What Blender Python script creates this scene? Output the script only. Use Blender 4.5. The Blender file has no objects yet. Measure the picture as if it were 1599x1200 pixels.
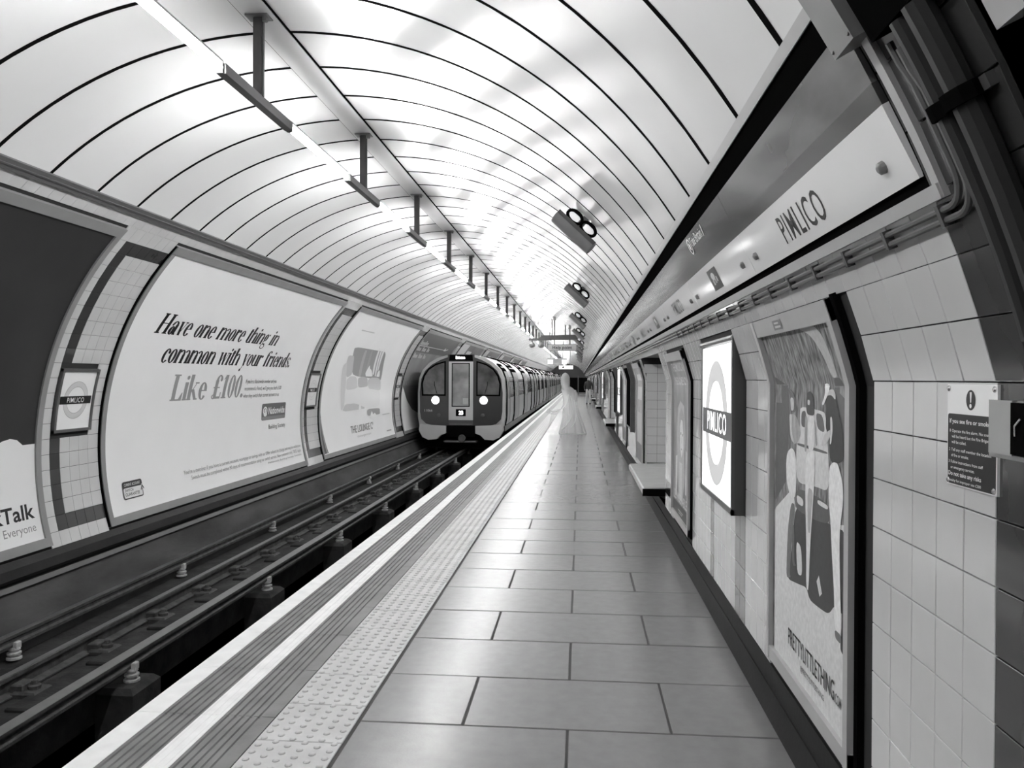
import bpy, bmesh, math, random
from mathutils import Matrix, Vector
random.seed(7)
S = bpy.context.scene
COL = S.collection
PI = math.pi
rad = math.radians

# ------------------------------------------------------------------ camera, world, exposure
H = 1.62
FPX, VX, VY, ROLL = 1240.0, 906.0, 592.0, .0045
def make_camera():
    Rr = Matrix.Rotation(-ROLL, 3, 'Y')
    c, s = math.cos(ROLL), math.sin(ROLL)
    Rr = Matrix(((c, 0, -s), (0, 1, 0), (s, 0, c)))
    v = Rr @ Vector(((VX-799.5)/FPX, 1, -(VY-600)/FPX))
    a = math.atan2(v.z, v.y); ca, sa = math.cos(-a), math.sin(-a)
    Rp = Matrix(((1, 0, 0), (0, ca, -sa), (0, sa, ca)))
    v = Rp @ v
    t = math.atan2(v.x, v.y); ct, st = math.cos(t), math.sin(t)
    Ry = Matrix(((ct, -st, 0), (st, ct, 0), (0, 0, 1)))
    M = Ry @ Rp @ Rr                       # camera (right, forward, up) -> world
    right, fwd, up = M @ Vector((1, 0, 0)), M @ Vector((0, 1, 0)), M @ Vector((0, 0, 1))
    R = Matrix((right, up, -fwd)).transposed().to_4x4()
    cam = bpy.data.cameras.new('camera'); o = bpy.data.objects.new('camera', cam); COL.objects.link(o)
    cam.sensor_width = 36; cam.sensor_fit = 'HORIZONTAL'; cam.lens = FPX/1599*36
    cam.clip_start = .02; cam.clip_end = 400
    o.matrix_world = Matrix.Translation((0, 0, H)) @ R
    S.camera = o
make_camera()
w = bpy.data.worlds.new('world'); S.world = w; w.use_nodes = True
w.node_tree.nodes['Background'].inputs[0].default_value = (0, 0, 0, 1)
w.node_tree.nodes['Background'].inputs[1].default_value = 0
S.view_settings.view_transform = 'Standard'
S.view_settings.look = 'None'
S.view_settings.gamma = 1
S.view_settings.use_curve_mapping = False
S.view_settings.exposure = 0.32
TUBE = 134.0            # emission of the fluorescent tubes

# ------------------------------------------------------------------ tunnel cross-section
CX, CZ, R = -2.0857, .8625, 3.12
def circ(a, r): return CX + r*math.cos(rad(a)), CZ + r*math.sin(rad(a))
def WL(y, a, n=0.0):
    x, z = circ(a, R-n); return (x, y, z)
XW = .945
def WR(y, z, n=0.0):                      # platform-side wall: upright below, following the tunnel above
    if z <= 1.6: return (XW-n, y, z)
    a = math.asin((z-CZ)/R); return (CX+(R-n)*math.cos(a), y, CZ+(R-n)*math.sin(a))
def zang(a): return CZ + R*math.sin(rad(a))
Y_NEAR, Y_FAR = -7.0, 126.0
RING0, PITCH = 4.676, .61
GAP0, BAY = 7.24, 7.22                    # trackside bays: tiled gap then billboard
GAPW = .96
MOD = 12.9                                # platform-side wall repeats

# ------------------------------------------------------------------ materials
MATS = {}
def mat(name, g, rough=.5, spec=.5, coat=0., metal=0., var=0., scale=6., bump=0., bscale=40., stretch=None, emit=0., rvar=0.):
    if name in MATS: return MATS[name]
    m = bpy.data.materials.new(name); m.use_nodes = True; nt = m.node_tree; b = nt.nodes['Principled BSDF']
    b.inputs['Base Color'].default_value = (g, g, g, 1); b.inputs['Roughness'].default_value = rough
    b.inputs['Specular IOR Level'].default_value = spec; b.inputs['Metallic'].default_value = metal
    b.inputs['Coat Weight'].default_value = coat; b.inputs['Coat Roughness'].default_value = .08
    if emit:
        b.inputs['Emission Color'].default_value = (1, 1, 1, 1); b.inputs['Emission Strength'].default_value = emit
    if var or bump or rvar:
        geo = nt.nodes.new('ShaderNodeNewGeometry'); mp = nt.nodes.new('ShaderNodeMapping')
        nt.links.new(geo.outputs['Position'], mp.inputs['Vector'])
        if stretch: mp.inputs['Scale'].default_value = stretch
    if var or rvar:
        nz = nt.nodes.new('ShaderNodeTexNoise'); nz.inputs['Scale'].default_value = scale; nz.inputs['Detail'].default_value = 5
        nt.links.new(mp.outputs[0], nz.inputs['Vector'])
        if var:
            mr = nt.nodes.new('ShaderNodeMapRange'); mr.inputs[1].default_value = .3; mr.inputs[2].default_value = .7
            mr.inputs[3].default_value = g*(1-var); mr.inputs[4].default_value = g*(1+var)
            nt.links.new(nz.outputs['Fac'], mr.inputs[0]); nt.links.new(mr.outputs[0], b.inputs['Base Color'])
        if rvar:
            m2 = nt.nodes.new('ShaderNodeMapRange'); m2.inputs[1].default_value = .3; m2.inputs[2].default_value = .7
            m2.inputs[3].default_value = rough*(1-rvar); m2.inputs[4].default_value = rough*(1+rvar)
            nt.links.new(nz.outputs['Fac'], m2.inputs[0]); nt.links.new(m2.outputs[0], b.inputs['Roughness'])
    if bump:
        n2 = nt.nodes.new('ShaderNodeTexNoise'); n2.inputs['Scale'].default_value = bscale; n2.inputs['Detail'].default_value = 3
        nt.links.new(mp.outputs[0], n2.inputs['Vector'])
        bp = nt.nodes.new('ShaderNodeBump'); bp.inputs['Strength'].default_value = bump; bp.inputs['Distance'].default_value = .02
        nt.links.new(n2.outputs['Fac'], bp.inputs['Height']); nt.links.new(bp.outputs[0], b.inputs['Normal'])
    MATS[name] = m; return m
def emis(name, s, g=1.):
    if name in MATS: return MATS[name]
    m = bpy.data.materials.new(name); m.use_nodes = True; nt = m.node_tree; nt.nodes.clear()
    e = nt.nodes.new('ShaderNodeEmission'); o = nt.nodes.new('ShaderNodeOutputMaterial')
    e.inputs[0].default_value = (g, g, g, 1); e.inputs[1].default_value = s
    nt.links.new(e.outputs[0], o.inputs[0]); MATS[name] = m; return m
def ink_mat(name, rough, grain=.12, emit=0.):     # printed paper: colour from the per-face ink attribute, fine grain on top
    m = bpy.data.materials.new(name); m.use_nodes = True; nt = m.node_tree; b = nt.nodes['Principled BSDF']
    at = nt.nodes.new('ShaderNodeAttribute'); at.attribute_name = 'ink'
    nz = nt.nodes.new('ShaderNodeTexNoise'); nz.inputs['Scale'].default_value = 45; nz.inputs['Detail'].default_value = 4
    geo = nt.nodes.new('ShaderNodeNewGeometry'); nt.links.new(geo.outputs['Position'], nz.inputs['Vector'])
    mr = nt.nodes.new('ShaderNodeMapRange'); mr.inputs[1].default_value = .25; mr.inputs[2].default_value = .75
    mr.inputs[3].default_value = 1-grain; mr.inputs[4].default_value = 1+grain
    mx = nt.nodes.new('ShaderNodeVectorMath'); mx.operation = 'SCALE'
    nt.links.new(nz.outputs['Fac'], mr.inputs[0]); nt.links.new(at.outputs['Color'], mx.inputs[0]); nt.links.new(mr.outputs[0], mx.inputs['Scale'])
    nt.links.new(mx.outputs[0], b.inputs['Base Color']); b.inputs['Roughness'].default_value = rough; b.inputs['Specular IOR Level'].default_value = .25
    if emit:
        nt.links.new(mx.outputs[0], b.inputs['Emission Color']); b.inputs['Emission Strength'].default_value = emit
    MATS[name] = m; return m

M_CEIL = mat('ceiling_enamel', .79, .20, .5, coat=.3, var=.01, scale=1.5, bump=.06, bscale=.8, rvar=.2)
M_GAP = mat('ceiling_joint', .006, .9, 0.)
M_TILE = mat('pale_glazed_tile', .62, .10, .5, coat=.4, var=.05, scale=3, bump=.035, bscale=11)
M_TILED = mat('dark_glazed_tile', .05, .12, .5, coat=.2, var=.08, scale=3, bump=.012, bscale=9)
M_GROUT = mat('grout', .035, .9, .1)
M_SLAB = mat('paving_stone', .19, .24, .5, var=.05, scale=14, bump=.03, bscale=60)
M_JOINT = mat('paving_joint', .05, .9)
M_TACT = mat('tactile_paving', .52, .42, .4, var=.10, scale=5, bump=.03, bscale=80)
M_EDGE = mat('ribbed_edge_stone', .17, .45, .4, var=.18, scale=5, bump=.05, bscale=70)
M_PAINT = mat('white_line_paint', .86, .5, .4, var=.06, scale=9, bump=.03, bscale=90)
M_PLINTH = mat('dark_plinth', .013, .55, .15, var=.2, scale=4, bump=.05, bscale=30)
M_CONC = mat('grimy_concrete', .055, .85, .2, var=.35, scale=2.5, bump=.2, bscale=18, stretch=(1, .5, 1.6))
M_BED = mat('dusty_trackbed', .027, .9, .2, var=.45, scale=5, bump=.3, bscale=25)
M_PIT = mat('pit_dark', .02, .95, .1, var=.3, scale=3)
M_STEEL = mat('worn_rail_steel', .16, .38, .5, metal=.6, var=.12, scale=8)
M_RUST = mat('rail_rust', .05, .75, .3, var=.4, scale=12, bump=.15, bscale=60)
M_CER = mat('insulator_ceramic', .42, .4, .5, var=.25, scale=20)
M_FRAME = mat('brushed_frame', .46, .35, .5, metal=.1, var=.05, scale=5)
M_FRAMED = mat('grey_frame_paint', .24, .45, .5, var=.06, scale=5)
M_BLACK = mat('black_paint', .004, .9, 0.)
M_DGREY = mat('dark_grey_metal', .07, .4, .5, var=.1, scale=8)
M_MGREY = mat('mid_grey_metal', .20, .4, .5, metal=.2, var=.08, scale=8)
M_LGREY = mat('light_grey_trim', .42, .35, .5, var=.05, scale=8)
M_CHROME = mat('bright_metal', .6, .2, .5, metal=.9)
M_PAPER = mat('poster_paper', .90, .42, .5, var=.015, scale=2)
M_ENAM = mat('white_enamel', .90, .14, .5, coat=.4)
M_MAP = mat('map_strip_print', .11, .12, .5, coat=.5, var=.45, scale=1.4, stretch=(1, .9, 3))
M_MAPD = mat('map_strip_dark', .055, .15, .5, coat=.4, var=.15, scale=4)
M_INK = ink_mat('printed_ink', .5)
M_INKF = ink_mat('plain_ink', .35, .0)
M_INKL = ink_mat('backlit_ink', .3, .0, 1.1)
M_TUBE = emis('fluorescent_glow', TUBE)
M_HEAD = emis('headlamp_glow', 10)
M_LED = emis('display_glow', 4)
M_SIGNL = emis('lit_sign_glow', 1.6)

# ------------------------------------------------------------------ mesh helpers
BASE = {}
class MB:
    def __init__(s): s.v = []; s.f = []; s.c = []; s.hasc = False
    def add(s, vs, fs, c=None):
        n = len(s.v); s.v += [tuple(p) for p in vs]
        for f in fs: s.f.append(tuple(i+n for i in f)); s.c.append(c)
        if c is not None: s.hasc = True
        return s
    def box(s, x0, x1, y0, y1, z0, z1, ch=0, c=None):
        if ch:
            def ring(d, z): return [(x0+d, y0+d, z), (x1-d, y0+d, z), (x1-d, y1-d, z), (x0+d, y1-d, z)]
            v = ring(0, z0)+ring(0, z1-ch)+ring(ch, z1)
            f = [(3, 2, 1, 0), (8, 9, 10, 11)]
            for k in (0, 4):
                for i in range(4): j = (i+1) % 4; f.append((k+i, k+j, k+4+j, k+4+i))
            return s.add(v, f, c)
        v = [(x, y, z) for z in (z0, z1) for (x, y) in ((x0, y0), (x1, y0), (x1, y1), (x0, y1))]
        return s.add(v, [(3, 2, 1, 0), (4, 5, 6, 7), (0, 1, 5, 4), (1, 2, 6, 5), (2, 3, 7, 6), (3, 0, 4, 7)], c)
    def prism(s, prof, y0, y1, c=None, caps=True):          # (x,z) outline extruded along y
        n = len(prof); v = [(x, y0, z) for x, z in prof]+[(x, y1, z) for x, z in prof]
        f = [(i, (i+1) % n, n+(i+1) % n, n+i) for i in range(n)]
        if caps: f += [tuple(range(n-1, -1, -1)), tuple(range(n, 2*n))]
        return s.add(v, f, c)
    def tube(s, path, r, seg=8, caps=True, c=None):
        P = [Vector(p) for p in path]; n = len(P); vs = []
        rr = r if isinstance(r, (list, tuple)) else [r]*n
        t0 = (P[1]-P[0]).normalized(); up = Vector((0, 0, 1)) if abs(t0.z) < .9 else Vector((1, 0, 0))
        a = t0.cross(up).normalized()
        for i in range(n):
            t = ((P[min(i+1, n-1)]-P[i]).normalized()+(P[i]-P[max(i-1, 0)]).normalized())
            t = t.normalized() if t.length > 1e-6 else t0
            a = (a-t*a.dot(t)).normalized(); b = t.cross(a)
            for k in range(seg):
                q = 2*PI*k/seg; vs.append(P[i]+(a*math.cos(q)+b*math.sin(q))*rr[i])
        f = [(i*seg+k, i*seg+(k+1) % seg, (i+1)*seg+(k+1) % seg, (i+1)*seg+k) for i in range(n-1) for k in range(seg)]
        if caps: f += [tuple(range(seg-1, -1, -1)), tuple(range((n-1)*seg, n*seg))]
        return s.add(vs, f, c)
    def lathe(s, prof, cx, cy, seg=12, c=None, axis='z', cz=0):   # prof: (r, h)
        vs = []
        for r, h in prof:
            for k in range(seg):
                q = 2*PI*k/seg
                if axis == 'z': vs.append((cx+r*math.cos(q), cy+r*math.sin(q), cz+h))
                elif axis == 'y': vs.append((cx+r*math.cos(q), cy+h, cz+r*math.sin(q)))
                else: vs.append((cx+h, cy+r*math.cos(q), cz+r*math.sin(q)))
        n = len(prof)
        f = [(i*seg+k, i*seg+(k+1) % seg, (i+1)*seg+(k+1) % seg, (i+1)*seg+k) for i in range(n-1) for k in range(seg)]
        f += [tuple(range(seg-1, -1, -1)), tuple(range((n-1)*seg, n*seg))]
        return s.add(vs, f, c)
    def arc(s, a0, a1, n0, n1, y0, y1, seg, c=None):        # curved slab on the tunnel lining, n = depth into the room
        vs = []
        for i in range(seg+1):
            a = a0+(a1-a0)*i/seg
            for (y, n) in ((y0, n0), (y1, n0), (y1, n1), (y0, n1)): vs.append(WL(y, a, n))
        f = [(i*4+k, i*4+(k+1) % 4, i*4+4+(k+1) % 4, i*4+4+k) for i in range(seg) for k in range(4)]
        f += [(3, 2, 1, 0), tuple(seg*4+k for k in range(4))]
        return s.add(vs, f, c)
    def wbox(s, y0, y1, z0, z1, n0, n1, seg=1, c=None):     # slab on the platform-side wall
        vs = []
        zs = [z0+(z1-z0)*i/seg for i in range(seg+1)]
        if seg > 1 and z0 < 1.6 < z1: zs = sorted(zs+[1.6]); seg += 1
        for z in zs:
            for (y, n) in ((y0, n0), (y1, n0), (y1, n1), (y0, n1)): vs.append(WR(y, z, n))
        f = [(i*4+k, i*4+(k+1) % 4, i*4+4+(k+1) % 4, i*4+4+k) for i in range(seg) for k in range(4)]
        f += [(3, 2, 1, 0), tuple(seg*4+k for k in range(4))]
        return s.add(vs, f, c)
    def mesh(s, name, m, base=(0, 0, 0), smooth=False):
        me = bpy.data.meshes.new(name)
        me.from_pydata([(x-base[0], y-base[1], z-base[2]) for x, y, z in s.v], [], s.f)
        for mm in (m if isinstance(m, list) else [m]): me.materials.append(mm)
        if s.hasc:
            at = me.attributes.new('ink', 'FLOAT_COLOR', 'FACE')
            d = []
            for g in s.c: g = .5 if g is None else g; d += [g, g, g, 1]
            at.data.foreach_set('color', d)
        bm = bmesh.new(); bm.from_mesh(me); bmesh.ops.recalc_face_normals(bm, faces=bm.faces); bm.to_mesh(me); bm.free()
        if smooth: smooth_by_angle(me)
        return me
    def build(s, name, m, parent=None, smooth=False):
        base = BASE.get(parent.name, (0, 0, 0)) if parent else (0, 0, 0)
        me = s.mesh(name, m, base, smooth)
        o = bpy.data.objects.new(name, me); COL.objects.link(o)
        if parent: o.parent = parent
        BASE[o.name] = base
        return o
def smooth_by_angle(me, ang=22):
    me.shade_smooth()
    bm = bmesh.new(); bm.from_mesh(me)
    for e in bm.edges:
        e.smooth = len(e.link_faces) == 2 and e.calc_face_angle(0) < rad(ang)
    bm.to_mesh(me); bm.free()
def link(name, me, parent=None, loc=(0, 0, 0), rot=(0, 0, 0)):
    o = bpy.data.objects.new(name, me); COL.objects.link(o); o.location = loc; o.rotation_euler = rot
    if parent: o.parent = parent
    return o
def tag(o, label=None, cat=None, group=None, kind=None):
    if label: o['label'] = label
    if cat: o['category'] = cat
    if group: o['group'] = group
    if kind: o['kind'] = kind
    return o
def thing(name, loc, label=None, cat=None, group=None, kind=None):
    o = bpy.data.objects.new(name, None); COL.objects.link(o); o.location = loc; o.empty_display_size = .1
    BASE[o.name] = tuple(loc); return tag(o, label, cat, group, kind)
def one(mb, name, m, label, cat, group=None, smooth=False):
    o = mb.build(name, m, None, smooth); return tag(o, label, cat, group)
def copy_tree(o, parent=None):
    c = o.copy(); COL.objects.link(c); BASE[c.name] = BASE.get(o.name, (0, 0, 0))
    if parent: c.parent = parent
    for ch in list(o.children): copy_tree(ch, c)
    return c
ORD = ['first', 'second', 'third', 'fourth', 'fifth', 'sixth', 'seventh', 'eighth', 'ninth', 'tenth', 'eleventh', 'twelfth', 'thirteenth', 'fourteenth', 'fifteenth', 'sixteenth']

# ---- flat print: 2-D polygons cut into strips and laid on a wall
class Flat:
    def __init__(s, step=.0003): s.step = step; s.bm = bmesh.new(); s.lay = s.bm.faces.layers.float.new('g'); s.nl = s.bm.verts.layers.float.new('n'); s.k = 0
    def poly(s, pts, g, n=None):
        s.k += 1; off = s.k*s.step if n is None else n
        vs = []
        for x, y in pts:
            v = s.bm.verts.new((x, y, 0)); v[s.nl] = off; vs.append(v)
        try: f = s.bm.faces.new(vs)
        except ValueError: return s
        f[s.lay] = g; return s
    def rect(s, x0, x1, y0, y1, g): return s.poly([(x0, y0), (x1, y0), (x1, y1), (x0, y1)], g)
    def ring(s, cx, cy, rx, ry, tx, ty, g, n=36, a0=0, a1=360):
        s.k += 1; off = s.k*s.step; vo = []; vi = []
        for i in range(n+1):
            q = rad(a0+(a1-a0)*i/n)
            for l, fx, fy in ((vo, rx, ry), (vi, rx-tx, ry-ty)):
                v = s.bm.verts.new((cx+fx*math.cos(q), cy+fy*math.sin(q), 0)); v[s.nl] = off; l.append(v)
        for i in range(n):
            f = s.bm.faces.new((vo[i], vo[i+1], vi[i+1], vi[i])); f[s.lay] = g
        return s
    def disc(s, cx, cy, rx, ry, g, n=24): return s.poly([(cx+rx*math.cos(2*PI*i/n), cy+ry*math.sin(2*PI*i/n)) for i in range(n)], g)
    def shape(s, vf, x, y, g):            # (verts, faces) at an offset
        s.k += 1; off = s.k*s.step
        V = []
        for p in vf[0]:
            v = s.bm.verts.new((x+p[0], y+p[1], 0)); v[s.nl] = off; V.append(v)
        for fc in vf[1]:
            try: f = s.bm.faces.new([V[i] for i in fc]); f[s.lay] = g
            except ValueError: pass
        return s
    def lay_on(s, fn, cuts=()):
        bm = s.bm
        for c in cuts:
            bmesh.ops.bisect_plane(bm, geom=bm.verts[:]+bm.edges[:]+bm.faces[:], plane_co=(0, c, 0), plane_no=(0, 1, 0), dist=1e-5)
        mb = MB(); bm.verts.index_update()
        mb.v = [tuple(fn(v.co.x, v.co.y, v[s.nl])) for v in bm.verts]
        mb.f = [tuple(v.index for v in f.verts) for f in bm.faces]; mb.c = [f[s.lay] for f in bm.faces]; mb.hasc = True
        bm.free(); return mb
TXT = {}
def raw_text(t, bold=0.):
    key = (t, bold); sp = 1.14 if t == 'PIMLICO' else 1.0
    if key in TXT: return TXT[key]
    cu = bpy.data.curves.new('t', 'FONT'); cu.body = t; cu.size = 1; cu.resolution_u = 3; cu.offset = bold; cu.space_character = sp
    o = bpy.data.objects.new('t', cu); me = bpy.data.meshes.new_from_object(o)
    vs = [(v.co.x, v.co.y) for v in me.vertices]; fs = [tuple(p.vertices) for p in me.polygons]
    bpy.data.objects.remove(o); bpy.data.curves.remove(cu); bpy.data.meshes.remove(me)
    TXT[key] = (vs, fs); return TXT[key]
def text(t, width, cap, bold=0., shear=0.):   # baseline at 0, left edge at 0, given total width and capital height
    vs, fs = raw_text(t, bold); hv, _ = raw_text('H', bold)
    ch = max(y for x, y in hv); x0 = min(x for x, y in vs); x1 = max(x for x, y in vs)
    sx = width/(x1-x0); sy = cap/ch
    return [((x-x0)*sx+shear*y*sy, y*sy) for x, y in vs], fs

# ---- a condensed high-contrast serif alphabet drawn as strokes
def serif_glyphs():
    T, t, h = .175, .055, .70
    def rect(x0, x1, y0, y1): return [[(x0, y0), (x1, y0), (x1, y1), (x0, y1)]]
    def stem(x, y0, y1, w=T): return rect(x-w/2, x+w/2, y0, y1)
    def ser(x, y, hw=.11): return rect(x-hw, x+hw, y, y+t)
    def ring(cx, cy, rx, ry, a0=0, a1=360, tx=.155, ty=.055, n=18):
        out = []
        for i in range(n):
            q0, q1 = rad(a0+(a1-a0)*i/n), rad(a0+(a1-a0)*(i+1)/n)
            out.append([(cx+rx*math.cos(q0), cy+ry*math.sin(q0)), (cx+rx*math.cos(q1), cy+ry*math.sin(q1)),
                        (cx+(rx-tx)*math.cos(q1), cy+(ry-ty)*math.sin(q1)), (cx+(rx-tx)*math.cos(q0), cy+(ry-ty)*math.sin(q0))])
        return out
    def dot(x, y, r=.075): return [[(x+r*math.cos(2*PI*i/12), y+r*1.1*math.sin(2*PI*i/12)) for i in range(12)]]
    def dg(x0, y0, x1, y1, w): return [[(x0-w/2, y0), (x0+w/2, y0), (x1+w/2, y1), (x1-w/2, y1)]]
    def arch(x): return ring(x+.2, .44, .2, .25, 0, 150, .13, .06)+stem(x+.335, 0, .45)
    G = {}
    G['o'] = (ring(.22, .34, .22, .36), .47)
    G['c'] = (ring(.22, .34, .22, .36, 40, 320)+dot(.34, .52), .42)
    G['e'] = (ring(.22, .34, .22, .36, 0, 325)+rect(.08, .42, .34, .38), .45)
    G['a'] = (ring(.16, .2, .17, .22)+stem(.35, .05, .5)+ring(.22, .48, .195, .21, 0, 165, .13, .05)+dot(.08, .5, .06)+rect(.3, .48, 0, t)+rect(.33, .45, 0, .08), .49)
    G['n'] = (stem(.08, 0, h)+ser(.08, 0)+rect(0, .1, h-t, h)+arch(.1)+ser(.435, 0), .56)
    G['m'] = (stem(.08, 0, h)+ser(.08, 0)+rect(0, .1, h-t, h)+arch(.1)+ser(.435, 0)+arch(.45)+ser(.785, 0), .91)
    G['h'] = (stem(.08, 0, 1.0)+ser(.08, 0)+rect(0, .1, 1-t, 1)+arch(.1)+ser(.435, 0), .56)
    G['u'] = (stem(.08, .22, h)+rect(0, .1, h-t, h)+ring(.25, .24, .235, .25, 180, 320, .13, .06)+stem(.42, 0, h)+rect(.32, .42, h-t, h)+rect(.42, .54, 0, t), .55)
    G['r'] = (stem(.08, 0, h)+ser(.08, 0)+rect(0, .1, h-t, h)+ring(.28, .45, .19, .24, 70, 160, .12, .06)+dot(.33, .6), .42)
    G['i'] = (stem(.09, 0, h)+ser(.09, 0)+rect(0, .1, h-t, h)+dot(.1, .88), .24)
    G['t'] = (stem(.11, .1, .85)+rect(0, .26, h-.02, h+.03)+ring(.2, .12, .155, .13, 180, 330, .12, .05), .31)
    G['f'] = (stem(.11, 0, .82)+ser(.11, 0)+rect(0, .27, h-.02, h+.03)+ring(.25, .8, .205, .21, 60, 180, .13, .05)+dot(.33, .92, .065), .35)
    G['d'] = (ring(.2, .34, .2, .36)+stem(.37, 0, 1.0)+rect(.27, .37, 1-t, 1)+rect(.37, .5, 0, t), .52)
    G['s'] = (ring(.19, .5, .17, .19, 30, 230, .1, .05)+dg(.27, .24, .1, .44, .17)+ring(.18, .19, .18, .2, -150, 40, .1, .05)+dot(.32, .55, .055)+dot(.06, .15, .055), .39)
    G['v'] = (dg(.24, 0, .1, h, .15)+dg(.22, 0, .4, h, .04)+rect(0, .2, h-t, h)+rect(.31, .48, h-t, h), .47)
    G['w'] = (dg(.22, 0, .1, h, .15)+dg(.2, 0, .36, h, .04)+dg(.5, 0, .38, h, .15)+dg(.48, 0, .66, h, .04)+rect(0, .2, h-t, h)+rect(.57, .74, h-t, h), .72)
    G['y'] = (dg(.25, 0, .1, h, .15)+dg(.12, -.26, .42, h, .04)+rect(0, .2, h-t, h)+rect(.32, .5, h-t, h)+dot(.08, -.26), .48)
    G['g'] = (ring(.19, .44, .18, .24)+ring(.2, -.12, .21, .17, 0, 360, .06, .05)+dg(.12, .02, .08, .24, .06)+rect(.12, .34, .0, .07)+dot(.42, .62, .06), .48)
    G['H'] = (stem(.13, 0, 1)+stem(.58, 0, 1)+rect(.13, .58, .49, .53)+ser(.13, 0, .14)+ser(.58, 0, .14)+ser(.13, 1-t, .14)+ser(.58, 1-t, .14), .76)
    G['L'] = (stem(.15, 0, 1)+ser(.15, 1-t, .16)+rect(0, .56, 0, t)+[[(.4, t), (.56, t), (.58, .3), (.54, .3)]], .62)
    G['k'] = (stem(.08, 0, 1.0)+ser(.08, 0)+rect(0, .1, 1-t, 1)+dg(.13, .26, .4, h, .04)+dg(.42, 0, .22, .42, .15)+rect(.33, .53, 0, t)+rect(.3, .5, h-t, h), .56)
    G['\u00a3'] = (stem(.2, .06, .78)+ring(.32, .76, .19, .24, 20, 180, .13, .05)+dot(.43, .8, .07)+rect(.05, .42, .44, .49)+ring(.12, .08, .11, .1, 0, 360, .06, .04)+rect(.12, .5, 0, .09)+dg(.5, .0, .53, .26, .05), .58)
    G['1'] = (stem(.17, 0, 1)+ser(.17, 0, .15)+[[(0, .8), (.12, .86), (.17, 1), (.1, 1)]], .37)
    G['0'] = (ring(.21, .5, .21, .51, 0, 360, .15, .06), .46)
    G['.'] = (dot(.08, .08, .085), .2)
    G[' '] = ([], .32)
    return G
SG = serif_glyphs()
def serif(t, width, cap, shear=.22):
    x = 0; V = []; F = []
    for ch in t:
        polys, adv = SG[ch]
        for p in polys:
            n = len(V); V += [(x+a+shear*b, b) for a, b in p]; F.append(tuple(range(n, n+len(p))))
        x += adv
    s = width/x
    return [(a*s, b*cap) for a, b in V], F

# =================================================================== THE SETTING
# ---- platform floor
floor = thing('floor', (0, 0, 0), 'grey stone station platform with pale studded strip and white edge lines', 'floor', kind='structure')
ZF = 0.0
b = MB(); b.box(-2.10, -1.45, Y_NEAR, Y_FAR, -.25, -.02); b.box(-1.439, XW+.02, Y_NEAR, Y_FAR, -.25, -.003)
b.build('screed', M_JOINT, floor)
b = MB(); b.box(-2.02, -1.95, Y_NEAR, Y_FAR, -1.35, -.2); b.build('platform_wall', M_CONC, floor)
ROW0, ROWP = 3.663, .6085
def slab_mesh(wd, dp, hgt=.06, g=.0045): return MB().box(g, wd-g, g, dp-g, -hgt, 0, ch=.004).mesh('paving_slab', M_SLAB)
X0, X1 = -1.03, .925
rowsA = [(X0, -.54), (-.54, .425), (.425, X1)]
rowsB = [(X0, -.05), (-.05, X1)]
cache = {}
k0 = int(math.floor((-1.5-ROW0)/ROWP)); kN = 26
for k in range(k0, kN):
    for (xa, xb) in (rowsA if k % 2 == 0 else rowsB):
        key = round(xb-xa, 3)
        if key not in cache: cache[key] = slab_mesh(xb-xa, ROWP)
        o = link('paving_slab', cache[key], floor, (xa, ROW0+k*ROWP, random.uniform(-.0012, .0008)), (random.uniform(-.0012, .0012), random.uniform(-.001, .001), 0))
b = MB()
k = kN
while ROW0+k*ROWP < Y_FAR:
    for (xa, xb) in (rowsA if k % 2 == 0 else rowsB): b.box(xa+.005, xb-.005, ROW0+k*ROWP+.007, ROW0+(k+1)*ROWP-.007, -.05, 0)
    k += 1
k = k0-1
while ROW0+k*ROWP > Y_NEAR-.5:
    for (xa, xb) in (rowsA if k % 2 == 0 else rowsB): b.box(xa+.005, xb-.005, ROW0+k*ROWP+.007, ROW0+(k+1)*ROWP-.007, -.05, 0)
    k -= 1
tag(b.build('paving_slab_run', M_SLAB, floor), kind='stuff')
# tactile strip
TX0, TX1, TP, TY0 = -1.438, -1.04, .4, 3.427
def tactile(rich):
    b = MB(); g = .0025; b.box(g, TX1-TX0-g, g, TP-g, -.05, 0.001, ch=.003)
    for i in range(6):
        for j in range(6):
            cx = .0335+i*.0665; cy = (j+.25+(.5 if i % 2 else 0))*TP/6
            if rich: b.lathe([(.0165, .0), (.0145, .0045), (.009, .0075), (.001, .008)], cx, cy, 10)
            else: b.lathe([(.0155, .0), (.010, .0055)], cx, cy, 6)
    return b
tm = tactile(True).mesh('tactile_tile', M_TACT, smooth=True)
kA, kB = int((-1.0-TY0)/TP)-1, 30
for k in range(kA, kB): link('tactile_tile', tm, floor, (TX0, TY0+k*TP, random.uniform(0, .001)))
b = MB()
for k in range(kB, int((60-TY0)/TP)):
    q = tactile(False); b.add([(x+TX0, y+TY0+k*TP, z) for x, y, z in q.v], q.f)
b.box(TX0, TX1, TY0+int((60-TY0)/TP)*TP, Y_FAR, -.05, .003)
b.box(TX0, TX1, Y_NEAR, TY0+kA*TP, -.05, .003)
tag(b.build('tactile_tile_run', M_TACT, floor), kind='stuff')
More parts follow.
